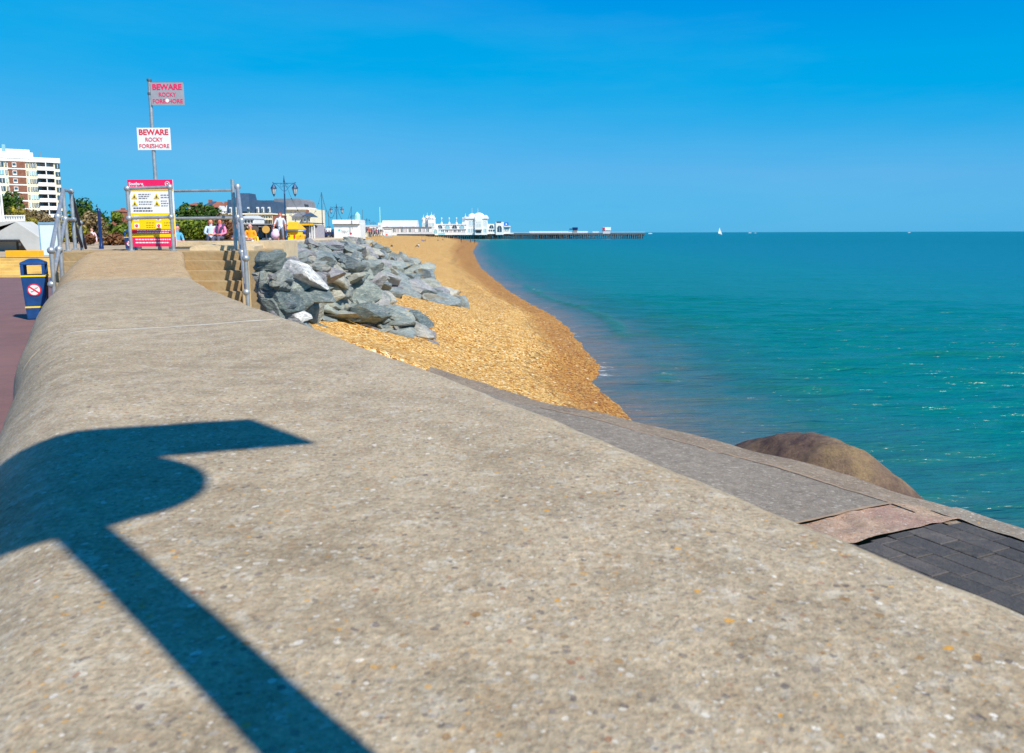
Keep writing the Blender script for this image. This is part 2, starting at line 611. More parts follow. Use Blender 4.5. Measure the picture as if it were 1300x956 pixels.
# ------------------------------------------------------------------ sea
def build_sea():
    m, nt, b = newmat('sea_water')
    g = NT(nt)
    P = g.n('ShaderNodeNewGeometry').outputs['Position']
    tb = g.n('ShaderNodeAttribute', attribute_name='shore').outputs['Fac']      # metres from the waterline
    fo = g.n('ShaderNodeAttribute', attribute_name='crest').outputs['Fac']
    dist = g.n('ShaderNodeAttribute', attribute_name='off').outputs['Fac']
    n1 = g.noise(P, 0.12, 5).outputs['Fac']
    n2 = g.noise(P, 0.9, 5).outputs['Fac']
    tb2 = g.math('ADD', tb, g.math('MULTIPLY', g.math('SUBTRACT', n1, 0.5), 5))
    tb2 = g.math('ADD', tb2, g.math('MULTIPLY', g.math('SUBTRACT', n2, 0.5), 4))
    tf = g.math('DIVIDE', tb2, 60.0)
    col = g.ramp(tf, [(0.0, lin(112, 102, 92)), (0.03, lin(74, 96, 96)), (0.07, lin(34, 96, 96)), (0.14, lin(4, 106, 102)), (0.6, lin(0, 110, 114)), (1.0, lin(0, 106, 120))])
    # greener crests of the waves, light through the water put into the colour
    col = g.mix(g.math('MULTIPLY', g.ramp(fo, [(0.55, (0, 0, 0)), (0.95, (1, 1, 1))]), 0.5), col, lin(18, 104, 74))
    # foam: streaks near the shore
    streak = g.n('ShaderNodeMapping', i_Scale=(0.5, 1.6, 1.0))
    nt.links.new(P, streak.inputs['Vector'])
    nf = g.noise(streak.outputs[0], 2.2, 8, 0.75).outputs['Fac']
    nf2 = g.noise(P, 0.22, 3, 0.5).outputs['Fac']
    near = g.ramp(g.math('DIVIDE', tb, 14.0), [(0.0, (1, 1, 1)), (0.35, (0.72, 0.72, 0.72)), (1.0, (0, 0, 0))])
    edge = g.ramp(g.math('DIVIDE', tb, 1.6), [(0.0, (1, 1, 1)), (1.0, (0, 0, 0))])
    f1 = g.math('ADD', g.math('MULTIPLY', near, 0.10), g.math('MULTIPLY', edge, 0.09))
    f1 = g.math('ADD', f1, nf)
    f1 = g.math('ADD', f1, g.math('MULTIPLY', g.math('SUBTRACT', nf2, 0.5), 0.30))
    f1 = g.math('ADD', f1, g.math('MULTIPLY', g.math('SUBTRACT', fo, 0.5), 0.10))
    foam = g.ramp(f1, [(0.785, (0, 0, 0)), (0.85, (1, 1, 1))])
    foam = g.math('MULTIPLY', foam, g.ramp(g.math('DIVIDE', tb, 22.0), [(0.2, (0.8, 0.8, 0.8)), (1.0, (0, 0, 0))]))
    col = g.mix(foam, col, lin(226, 230, 228))
    nt.links.new(col, b.inputs['Base Color'])
    b.inputs['Roughness'].default_value = 0.22
    b.inputs['IOR'].default_value = 1.33
    rr = g.ramp(g.math('DIVIDE', dist, 400.0), [(0.0, (0.27, 0.27, 0.27)), (1.0, (0.34, 0.34, 0.34))])
    nt.links.new(g.math('ADD', rr, g.math('MULTIPLY', foam, 0.5)), b.inputs['Roughness'])
    # ripples
    mp = g.n('ShaderNodeMapping', i_Scale=(0.27, 1.0, 1.0), i_Rotation=(0, 0, R_(-3)))
    nt.links.new(P, mp.inputs['Vector'])
    w1 = g.noise(mp.outputs[0], 3.4, 5, 0.6).outputs['Fac']
    w2 = g.noise(mp.outputs[0], 0.85, 5, 0.6).outputs['Fac']
    w3 = g.noise(mp.outputs[0], 0.13, 6, 0.65).outputs['Fac']
    w4 = g.noise(mp.outputs[0], 1.9, 4, 0.55).outputs['Fac']
    bp = g.n('ShaderNodeBump', i_Strength=1.0, i_Distance=0.06)
    nt.links.new(g.math('ADD', w1, g.math('MULTIPLY', w4, 2.2)), bp.inputs['Height'])
    bp2 = g.n('ShaderNodeBump', i_Strength=1.0, i_Distance=0.30)
    nt.links.new(w2, bp2.inputs['Height'])
    nt.links.new(bp.outputs[0], bp2.inputs['Normal'])
    bp3 = g.n('ShaderNodeBump', i_Strength=0.6, i_Distance=1.0)
    nt.links.new(w3, bp3.inputs['Height'])
    nt.links.new(bp2.outputs[0], bp3.inputs['Normal'])
    nt.links.new(bp3.outputs[0], b.inputs['Normal'])

    na, nr = 620, 620
    ang = np.linspace(R_(-48), R_(118), na)
    rad = 6.0 * (40000 / 6.0) ** np.linspace(0, 1, nr)
    # denser near the camera
    rad = np.concatenate([np.linspace(6, 60, 430), 60 * (45000 / 60.0) ** np.linspace(0.01, 1, 230)])
    A, Rr = np.meshgrid(ang, rad)
    X, Y = Rr * np.sin(A), Rr * np.cos(A)
    Z = np.zeros_like(X)
    waves = [(7.5, 0.040, -78), (4.1, 0.036, -98), (2.6, 0.040, -80), (1.9, 0.034, -100), (1.35, 0.026, -84), (1.0, 0.018, -70), (13, 0.04, -90), (0.8, 0.013, -105)]
    fade = np.exp(-(Rr / 75.0) ** 1.5)
    warp = (vnoise(X, Y, 0.13, 3) - 0.5) * 6 + (vnoise(X, Y, 0.5, 4) - 0.5) * 1.6
    for L, a, th in waves:
        k = 2 * math.pi / L
        ph = k * (X * math.cos(R_(th)) + Y * math.sin(R_(th)) + warp * 0.35 * min(1, L / 3)) + L * 3
        am = 1.7 * vnoise(X * 0.45, Y, 0.9 / max(1, L / 2.2), int(L * 10)) ** 1.3 + 0.12
        c = (0.5 + 0.5 * np.sin(ph)) ** 1.7 * 2 - 0.8
        Z += a * c * am
    shl = [(float(0.70 + DN[0] * 7.1 + DS[0] * s), float(1.02 + DN[1] * 7.1 + DS[1] * s)) for s in (-30, 10.5)] + [(x, y) for x, y in zip(SH_X[2:], SH_Y[2:])]
    shl += [(-60, 900)]
    D = np.full(X.shape, 1e9)
    for (x0, y0), (x1, y1) in zip(shl[:-1], shl[1:]):
        dx, dy = x1 - x0, y1 - y0
        t = np.clip(((X - x0) * dx + (Y - y0) * dy) / (dx * dx + dy * dy), 0, 1)
        D = np.minimum(D, np.hypot(X - x0 - t * dx, Y - y0 - t * dy))
    Z = Z * (0.25 + 0.75 * np.clip(D / 6, 0, 1))
    # small breakers running in along the beach
    br = 0.16 * np.exp(-((D - 1.8 - 1.2 * vnoise(X, Y, 0.08, 9)) / 0.35) ** 2) * (vnoise(X, Y, 0.11, 8) ** 2) * (Y > 24)
    crest = np.clip(0.5 + Z * fade * 3.6, 0, 1)
    crest = np.clip(crest + br * 8, 0, 2.5)
    Z = Z * fade + br
    o = grid_mesh('sea', X, Y, Z, m, attrs={'shore': np.minimum(D, 500), 'crest': crest, 'off': np.minimum(Rr, 4000)})
    tag(o, 'teal green sea with small ripples reaching the horizon', kind='structure')


build_sea()


# ------------------------------------------------------------------ beach
def build_beach():
    m, nt, b = newmat('shingle')
    g = NT(nt)
    P = g.n('ShaderNodeNewGeometry').outputs['Position']
    wet = g.n('ShaderNodeAttribute', attribute_name='wet').outputs['Fac']
    n1 = g.noise(P, 0.35, 5).outputs['Fac']
    n3 = g.noise(P, 2.2, 6, 0.7).outputs['Fac']
    nz = g.noise(P, 12, 2)
    sc_ = g.n('ShaderNodeVectorMath', operation='SCALE', i_Scale=0.03)
    nt.links.new(nz.outputs['Color'], sc_.inputs[0])
    wv = g.n('ShaderNodeVectorMath', operation='ADD')
    nt.links.new(P, wv.inputs[0])
    nt.links.new(sc_.outputs[0], wv.inputs[1])
    stops = [(0.0, lin(218, 168, 92)), (0.2, lin(196, 138, 62)), (0.38, lin(232, 192, 124)), (0.55, lin(170, 108, 40)), (0.68, lin(214, 152, 68)),
             (0.78, lin(250, 226, 178)), (0.86, lin(136, 82, 36)), (0.92, lin(104, 84, 66)), (0.96, lin(204, 160, 92))]
    cols = []
    for s_ in (15, 34):
        v = g.vor(wv.outputs[0], s_)
        sep = g.n('ShaderNodeSeparateColor')
        nt.links.new(v.outputs['Color'], sep.inputs[0])
        cols.append((g.ramp(sep.outputs[0], stops, 'CONSTANT'), v.outputs['Distance'], sep.outputs[1]))
    pick = g.math('LESS_THAN', cols[0][2], 0.5)
    col = g.mix(pick, cols[1][0], cols[0][0])
    gap = g.ramp(cols[0][1], [(0.42, (1, 1, 1)), (0.75, (0.45, 0.38, 0.3))])
    col = g.mix(g.math('MULTIPLY', pick, 0.8), col, gap, 'MULTIPLY')
    col = g.mix(0.6, col, g.ramp(n3, [(0.3, (0.72, 0.66, 0.6)), (0.5, (1, 1, 1)), (0.75, (1.16, 1.14, 1.10))]), 'MULTIPLY')
    col = g.mix(0.5, col, g.ramp(n1, [(0.35, (0.86, 0.82, 0.78)), (0.65, (1.05, 1.04, 1.02))]), 'MULTIPLY')
    wn_ = g.math('ADD', wet, g.math('MULTIPLY', g.math('SUBTRACT', n3, 0.5), 0.5))
    wf = g.ramp(wn_, [(0.35, (0, 0, 0)), (0.7, (1, 1, 1))])
    wetcol = g.mix(0.92, col, (0.70, 0.54, 0.28, 1), 'MULTIPLY')
    col = g.mix(wf, col, wetcol)
    # weed line
    wl = g.n('ShaderNodeAttribute', attribute_name='weed').outputs['Fac']
    nw = g.noise(P, 3.2, 5, 0.7).outputs['Fac']
    wd = g.math('MULTIPLY', wl, g.ramp(nw, [(0.50, (0, 0, 0)), (0.58, (1, 1, 1))]))
    col = g.mix(g.math('MULTIPLY', wd, 0.75), col, lin(84, 58, 30))
    col = g.mix(1.0, col, (0.97, 1.04, 1.05, 1), 'MULTIPLY')
    # scattered dark flints and scraps of weed
    vd = g.vor(wv.outputs[0], 5.0)
    sd = g.n('ShaderNodeSeparateColor')
    nt.links.new(vd.outputs['Color'], sd.inputs[0])
    dk = g.math('MULTIPLY', g.math('LESS_THAN', sd.outputs[0], 0.16), g.math('LESS_THAN', vd.outputs['Distance'], 0.22))
    col = g.mix(g.math('MULTIPLY', dk, 0.75), col, lin(70, 48, 30))
    lt = g.math('MULTIPLY', g.math('GREATER_THAN', sd.outputs[0], 0.88), g.math('LESS_THAN', vd.outputs['Distance'], 0.24))
    col = g.mix(g.math('MULTIPLY', lt, 0.8), col, lin(252, 232, 196))
    nt.links.new(col, b.inputs['Base Color'])
    nt.links.new(g.ramp(wf, [(0, (0.85, 0.85, 0.85)), (1, (0.6, 0.6, 0.6))]), b.inputs['Roughness'])
    b.inputs['Specular IOR Level'].default_value = 0.2
    h = g.math('ADD', g.math('MULTIPLY', cols[0][1], -1.0), g.math('MULTIPLY', n3, 1.2))
    bp = g.n('ShaderNodeBump', i_Strength=0.9, i_Distance=0.022)
    nt.links.new(h, bp.inputs['Height'])
    nt.links.new(bp.outputs[0], b.inputs['Normal'])
    ys = np.concatenate([np.linspace(9, 60, 420), 60 * (760 / 60.0) ** np.linspace(0.005, 1, 200)])
    fr = np.linspace(0, 1, 260)
    Yg, F = np.meshgrid(ys, fr, indexing='ij')
    xl = np.interp(Yg, CP_Y, CP_X) - 0.15
    xl = np.where(Yg < 14.3, np.interp(Yg, WR_Y, WR_X) + 0.4, xl)
    xr = np.interp(Yg, SH_Y, SH_X) + np.interp(Yg, [10, 100, 700], [6, 12, 40])
    Xg = xl + (xr - xl) * F
    Z = zbeach(Xg, Yg)
    w = np.interp(Yg, SH_Y, SH_X) - Xg
    ww = np.interp(Yg, [18, 26, 40, 100, 400], [2.1, 2.1, 2.2, 3.6, 12])
    wetv = np.clip(1.25 - w / ww * 0.9, 0, 1)
    lo = np.abs(w - ww * (0.75 + 0.3 * vnoise(Xg, Yg, 0.25, 12)))
    weed = np.clip(1 - lo / 0.35, 0, 1)
    o = grid_mesh('beach', Xg, Yg, Z, m, attrs={'wet': wetv, 'weed': weed})
    tag(o, 'golden shingle beach curving away to the pier', kind='structure')


build_beach()


# ------------------------------------------------------------------ land behind the wall
def build_land():
    ys = np.concatenate([np.linspace(31.4, 100, 40), np.linspace(105, 3000, 80)])
    fr = np.array([0, 0.002, 0.01, 0.05, 0.2, 1.0])
    Y, F = np.meshgrid(ys, fr, indexing='ij')
    xr = np.interp(Y, CP_Y, CP_X) - np.interp(Y, [28, 100, 150], [1.0, 1.0, 0.0])
    X = xr + (-4000 - xr) * F
    Z = zprom(Y) + 0 * X
    m = pmat('upper_promenade_paving', lin(176, 156, 128), 0.9, 0.15, 0.4, 0.3, 5)
    o = grid_mesh('ground', X, Y, Z, m, smooth=False)
    tag(o, 'pale upper promenade and land behind the beach', kind='structure')
    # seabed sheet so nothing is open beneath the horizon
    m2, nt, b = newmat('red_promenade_tarmac')
    g = NT(nt)
    P = g.n('ShaderNodeNewGeometry').outputs['Position']
    c = g.ramp(g.noise(P, 0.8, 5).outputs['Fac'], [(0.3, lin(116, 86, 84)), (0.7, lin(126, 94, 92))])
    c = g.mix(0.8, c, g.ramp(g.noise(P, 1.7, 7, 0.75).outputs['Fac'], [(0.3, (0.72, 0.74, 0.78)), (0.5, (1, 1, 1)), (0.72, (1.22, 1.16, 1.08))]), 'MULTIPLY')
    c = g.mix(0.6, c, g.ramp(g.noise(P, 60, 4, 0.8).outputs['Fac'], [(0.3, (0.75, 0.75, 0.75)), (0.6, (1.05, 1.05, 1.05))]), 'MULTIPLY')
    nt.links.new(c, b.inputs['Base Color'])
    b.inputs['Roughness'].default_value = 0.85
    Y, F = np.meshgrid(np.linspace(-14, 28.4, 12), np.linspace(0, 1, 8), indexing='ij')
    xr = np.interp(Y, [-14, -1.65, 1, 5, 9, 14.3, 28.4], [7.4, 1.0, -.6, -2.7, -4.9, -7.3, -9.0])
    X = xr + (-60 - xr) * F
    o = grid_mesh('lower_promenade', X, Y, 3.08 + 0 * X, m2, smooth=False)
    tag(o, 'mauve red tarmac promenade below the wall', kind='structure')
    # sandy strip of dirt along the foot of the wall
    ms = pmat('sandy_kerb_strip', lin(178, 150, 110), 0.95, 0.2, 3, 0.4, 12)
    Y, F = np.meshgrid(np.linspace(-10, 14.0, 60), np.linspace(0, 1, 3), indexing='ij')
    xr = np.interp(Y, [-14, -1.65, 1, 5, 9, 14.3], [7.4, 1.0, -.6, -2.7, -4.9, -7.3])
    X = xr - (np.interp(Y, [5, 12], [0.05, 1.0]) + 0.2 * vnoise(xr, Y, 1.2, 3)) * F
    o = grid_mesh('path', X, Y, 3.085 + 0 * X, ms, smooth=False)
    tag(o, 'sandy strip along the foot of the wall', kind='structure')


build_land()


# ------------------------------------------------------------------ stepped terrace
tr = MB()
for i in range(6):
    tr.box(-60, -6.9, 28.0 + 0.55 * i, 31.6, 3.05 + 0.098 * i if i else 2.8, 3.08 + 0.098 * (i + 1))
for i in range(3):   # dark joints between the blocks are real gaps
    pass
M['terrace'] = pmat('yellow_terrace_blocks', lin(210, 172, 96), 0.9, 0.14, 1.2, 0.6, 6, col2=lin(226, 190, 110))
o = tr.build('terrace_steps', M['terrace'], bevel=0.015)
tag(o, 'low yellow stone steps across the far edge of the mauve promenade', 'steps')
yw = MB()
a, c = at(10, 318, 32.0), at(52, 318, 32.0)
yw.box(a.x, c.x, 31.8, 32.2, 3.6, a.z)
for i in range(5):
    x = a.x + (c.x - a.x) * (i + .5) / 5
o = yw.build('low_wall', M['gold'], bevel=0.02)
tag(o, 'bright golden yellow low wall in front of the concrete shelter', 'wall')


# ------------------------------------------------------------------ foreground sea wall
def build_wall():
    ys = np.array([-1.65 + (9.2 + 1.65) * i / 150 for i in range(151)])
    prof_t = [0.012, 0.0, -0.02, -0.05]
    # profile: (t offset from sea edge, dz from top)
    W0 = 1.10
    prof = [(0.10, -1.6), (0.05, -0.12), (0.035, -0.06), (0.0, -0.02), (-0.05, -0.003), (-0.12, 0.0)]
    prof += [(-0.12 - (W0 - 0.12) * i / 12, 0.0) for i in range(1, 13)]
    for i in range(1, 13):
        th = R_(90) * i / 12
        prof.append((-W0 - 0.33 * math.sin(th), -0.40 * (1 - math.cos(th))))
    prof += [(-1.47, -0.62), (-1.53, -0.85), (-1.60, -1.06)]

    def section(Y):
        X = interp(Y, WR_Y, WR_X)
        e = 0.6
        tx = interp(Y + e, WR_Y, WR_X) - interp(Y - e, WR_Y, WR_X)
        d = Vector((tx, 2 * e, 0)).normalized()
        nrm = Vector((d.y, -d.x, 0))
        wk = interp(Y, [1.5, 5, 9.2, 14.3], [1.035, 1.0, 1.02, 1.22])
        zt = interp(Y, [9.2, 14.3], [4.10, 4.29])
        pts = []
        for t, dz in prof:
            tt = t * wk if t < 0 else t
            p = Vector((X, Y, 0)) + nrm * tt
            wob = (mnoise.noise(Vector((p.x * 1.3, p.y * 1.3, dz * 2))) * 0.010 + mnoise.noise(Vector((p.x * 9, p.y * 9, dz * 6))) * 0.0025)
            z = zt + dz + wob
            if dz <= -1.05:
                z = min(z, 3.04)
            p.z = z
            if -1.05 < dz < -0.01:
                p += nrm * wob * 1.5 * (1 if t > -0.5 else -1)
            pts.append(p)
        return pts

    def strip(name, Ys, mat, parent):
        S = [section(y) for y in Ys]
        n = len(prof)
        mb = MB()
        vs = [v for s_ in S for v in s_]
        fs = []
        for i in range(len(S) - 1):
            for j in range(n - 1):
                fs.append((i * n + j, i * n + j + 1, (i + 1) * n + j + 1, (i + 1) * n + j))
        fs += [tuple(range(n)), tuple(range((len(S) - 1) * n, len(S) * n))]
        mb.add(vs, fs)
        return mb.build(name, mat, parent, smooth=True)
    root = empty('sea_wall', (0.3, 0.6, 3.08))
    tag(root, 'long pebble-aggregate concrete sea wall with a rounded land edge filling the foreground', 'sea wall')
    mi = root.matrix_world.copy()
    for nm, Ys, mat in (('wall_slab', np.linspace(-1.65, 4.62, 190), M['wall']),
                        ('wall_slab', np.linspace(4.645, 9.19, 110), M['wall']),
                        ('ramp_slab', np.linspace(9.2, 14.33, 60), M['ramp'])):
        o = strip(nm, Ys, mat, None)
        o.data.transform(Matrix.Translation(-Vector(root.location)))
        o.parent = root
    # pale mortar in the joint, bulging a little
    mb = MB()
    S = [section(4.62), section(4.648)]
    nj = 18
    for S_ in S:
        for p in S_:
            p.z += 0.0008
    vs = [v for s_ in S for v in s_[2:2 + nj]]
    mb.add(vs, [(j, j + 1, nj + j + 1, nj + j) for j in range(nj - 1)])
    o = mb.build('joint_mortar', pmat('joint_mortar', lin(196, 188, 172), 0.9, 0.15, 20), None)
    o.data.transform(Matrix.Translation(-Vector(root.location)))
    o.parent = root


build_wall()


# ------------------------------------------------------------------ apron
def st_pt(s, t, dz=0.0):
    return Vector((0.70 + DS[0] * s + DN[0] * t, 1.02 + DS[1] * s + DN[1] * t, float(apron_z(t, s)) + dz))


def apron_sheet(name, s0, s1, t0, t1, dz, mat, parent, ns=60, nt_=60, tline=None, amp=0.012, sline=None):
    S, T = np.meshgrid(np.linspace(0, 1, ns), np.linspace(0, 1, nt_), indexing='ij')
    Tm = t0 + (t1 - t0) * T
    sa = s0 + 0 * Tm if sline is None else s0 + sline(Tm)
    Sm = sa + (s1 - sa) * S
    if tline is not None:
        Tm = t0 + (tline(Sm) - t0) * T
    Tm = Tm + ashift(Sm) * ((1 - T) * (t0 > 1) + T)
    X = 0.70 + DS[0] * Sm + DN[0] * Tm
    Y = 1.02 + DS[1] * Sm + DN[1] * Tm
    Z = apron_z(Tm, Sm) + dz + (vnoise(X, Y, 1.3, 21) - 0.5) * amp * 3 + (vnoise(X, Y, 7, 22) - 0.5) * amp
    o = grid_mesh(name, X, Y, Z, mat)
    o.parent = parent
    return o


M['asphalt'] = aggregate_mat('worn_asphalt', lin(150, 140, 126), lin(132, 124, 114), stones=0.35, sc=40, bumpd=0.004,
                             tint_stops=[(0, lin(104, 98, 90)), (0.4, lin(160, 150, 136)), (0.7, lin(186, 174, 156)), (0.9, lin(120, 110, 102))], mask_k=0.4)
M['wetcon'] = aggregate_mat('damp_brown_concrete', lin(146, 122, 92), lin(88, 68, 66), stones=0.12, sc=24, bumpd=0.003, rough=0.6,
                            tint_stops=[(0, lin(90, 74, 62)), (0.4, lin(140, 114, 88)), (0.7, lin(150, 126, 98)), (0.9, lin(76, 58, 50))], mask_k=0.14)
def mound_mat():
    m, nt, b = newmat('hump_concrete')
    g = NT(nt)
    P = g.n('ShaderNodeNewGeometry').outputs['Position']
    c = g.ramp(g.noise(P, 0.9, 6, 0.65).outputs['Fac'], [(0.36, lin(88, 70, 70)), (0.5, lin(132, 110, 90)), (0.64, lin(160, 136, 98))])
    n2 = g.noise(P, 9, 8, 0.8).outputs['Fac']
    c = g.mix(0.8, c, g.ramp(n2, [(0.32, (0.6, 0.58, 0.56)), (0.5, (1, 1, 1)), (0.68, (1.3, 1.28, 1.22))]), 'MULTIPLY')
    n3 = g.noise(P, 45, 4, 0.8).outputs['Fac']
    c = g.mix(0.6, c, g.ramp(n3, [(0.3, (0.6, 0.58, 0.56)), (0.55, (1.05, 1.05, 1.05)), (0.75, (1.5, 1.45, 1.4))]), 'MULTIPLY')
    nt.links.new(c, b.inputs['Base Color'])
    b.inputs['Roughness'].default_value = 0.8
    b.inputs['Specular IOR Level'].default_value = 0.2
    bp = g.n('ShaderNodeBump', i_Strength=1.0, i_Distance=0.06)
    nt.links.new(n2, bp.inputs['Height'])
    nt.links.new(bp.outputs[0], b.inputs['Normal'])
    return m


M['mound'] = mound_mat()
M['strip'] = aggregate_mat('grey_brown_edge_concrete', lin(156, 140, 120), lin(126, 112, 98), stones=0.35, sc=40, mask_k=0.35)
M['patch'] = aggregate_mat('pink_stone_patch', lin(210, 184, 150), lin(176, 136, 128), stones=0.6, sc=30, bumpd=0.012, mask_k=0.5)
M['lightcon'] = aggregate_mat('pale_edge_concrete', lin(158, 148, 132), lin(130, 120, 108), stones=0.3, sc=30)
M['orangejoint'] = pmat('orange_joint_mortar', lin(190, 158, 124), 0.9, 0.3, 3, 0.5, 20, col2=lin(140, 124, 110))


def setts_mat():
    m, nt, b = newmat('dark_setts')
    g = NT(nt)
    P = g.n('ShaderNodeNewGeometry').outputs['Position']
    info = g.n('ShaderNodeObjectInfo')
    isl = g.n('ShaderNodeNewGeometry').outputs['Random Per Island']
    c = g.ramp(isl, [(0, lin(62, 60, 58)), (0.5, lin(72, 69, 67)), (1, lin(82, 78, 75))])
    c = g.mix(0.7, c, g.ramp(g.noise(P, 8, 6, 0.75).outputs['Fac'], [(0.3, (0.7, 0.7, 0.72)), (0.7, (1.35, 1.3, 1.25))]), 'MULTIPLY')
    c = g.mix(0.6, c, g.ramp(g.noise(P, 1.1, 5, 0.7).outputs['Fac'], [(0.35, (0.72, 0.72, 0.74)), (0.65, (1.3, 1.26, 1.2))]), 'MULTIPLY')
    dust = g.ramp(g.noise(P, 2.6, 8, 0.8).outputs['Fac'], [(0.5, (0, 0, 0)), (0.72, (1, 1, 1))])
    c = g.mix(g.math('MULTIPLY', dust, 0.45), c, lin(132, 120, 104))
    nt.links.new(c, b.inputs['Base Color'])
    b.inputs['Roughness'].default_value = 0.8
    bp = g.n('ShaderNodeBump', i_Strength=0.9, i_Distance=0.02)
    nt.links.new(g.noise(P, 22, 5, 0.7).outputs['Fac'], bp.inputs['Height'])
    nt.links.new(bp.outputs[0], b.inputs['Normal'])
    return m


def build_apron():
    root = empty('sloping_apron', (0, 0, 0))
    tag(root, 'worn grey walkway apron between the sea wall and the water', 'sea defence apron')
    te = 5.5
    apron_sheet('asphalt_slope', 4.28, 22, 0.02, te, 0.0, M['asphalt'], root, 160, 70, amp=0.012)
    apron_sheet('lower_slope', -12, 22, te + 0.0, 12, -0.02, M['strip'], root, 160, 90, amp=0.02)
    apron_sheet('edge_rib', 4.0, 9.5, te - 0.015, te + 0.02, 0.010, M['orangejoint'], root, 120, 4, amp=0.02)
    apron_sheet('rubble_patch', 3.72, 4.27, 0.02, te + 0.25, -0.01, M['patch'], root, 20, 160, amp=0.035)
    apron_sheet('cross_joint', 4.25, 4.285, 0.02, te, 0.012, M['orangejoint'], root, 4, 90, amp=0.014)
    apron_sheet('edge_kerb', -8, 4.0, 5.70, 6.12, -0.002, M['lightcon'], root, 80, 12, amp=0.02)
    apron_sheet('setts_bed', -12, 3.70, 0.02, 5.72, -0.03, pmat('dark_bed_mortar', lin(84, 74, 62), .9, .2, 8), root, 20, 20, amp=0.0)
    mb = MB()
    r = random.Random(3)
    t = 0.05
    while t < 5.6:
        wdt = min(0.21 + r.random() * 0.03, 5.69 - t)
        s = -5 - r.random() * 0.4
        while s < 3.68:
            ln = 0.30 + r.random() * 0.24
            s1 = min(s + ln, 3.71)
            if s1 - s > 0.08:
                dz = r.uniform(-0.004, 0.005)
                tl = r.uniform(-0.005, 0.005)
                g_ = 0.002
                e = 0.008
                q = [st_pt(s + g_, t + g_, dz), st_pt(s1 - g_, t + g_, dz + tl), st_pt(s1 - g_, t + wdt - g_, dz + tl), st_pt(s + g_, t + wdt - g_, dz)]
                q2 = [st_pt(s + g_ + e, t + g_ + e, dz + 0.005), st_pt(s1 - g_ - e, t + g_ + e, dz + tl + 0.005), st_pt(s1 - g_ - e, t + wdt - g_ - e, dz + tl + 0.005), st_pt(s + g_ + e, t + wdt - g_ - e, dz + 0.005)]
                lo = [Vector((v.x, v.y, v.z - 0.05)) for v in q]
                mb.add(lo + q + q2, [(0, 1, 5, 4), (1, 2, 6, 5), (2, 3, 7, 6), (3, 0, 4, 7), (4, 5, 9, 8), (5, 6, 10, 9), (6, 7, 11, 10), (7, 4, 8, 11), (8, 9, 10, 11)])
            s = s1
        t += wdt
    mb.build('sett_paving', setts_mat(), root)
    S, T = np.meshgrid(np.linspace(4.0, 11.6, 220), np.linspace(5.75, 11.5, 160), indexing='ij')
    X = 0.70 + DS[0] * S + DN[0] * T
    Y = 1.02 + DS[1] * S + DN[1] * T
    ds = S - 7.5
    hs_ = np.interp(ds, [-3.5, -2.5, -1.3, -0.45, 0.0, 0.5, 1.2, 2.2, 3.7], [0, 0.22, 0.62, 0.90, 0.97, 0.97, 0.88, 0.62, 0.05])
    ht = np.interp(T, [5.75, 6.6, 7.6, 8.4, 9.0, 9.8, 10.8], [0, 0.25, 0.72, 1.0, 0.9, 0.45, 0])
    for ax in (0, 1):       # soften the profile
        for _ in range(10):
            pass
    hgt = 2.14 * hs_ * ht
    k = np.ones(19) / 19
    hgt = np.apply_along_axis(lambda v: np.convolve(np.pad(v, 9, mode='edge'), k, 'valid'), 0, hgt)
    hgt = np.apply_along_axis(lambda v: np.convolve(np.pad(v, 9, mode='edge'), k, 'valid'), 1, hgt)
    base = apron_z(T, S) - 0.02
    Z = np.maximum(base - 0.06, -0.42 + hgt) + (vnoise(X, Y, 1.1, 31) - 0.5) * 0.22 * np.clip(hgt, 0, 1) + (vnoise(X, Y, 4, 32) - 0.5) * 0.06 + (vnoise(X, Y, 9, 33) - 0.5) * 0.025
    o = grid_mesh('concrete_mound', X, Y, Z, M['mound'])
    tag(o, 'smooth brown damp concrete hump rising from the apron at the water edge', 'concrete mound')


build_apron()


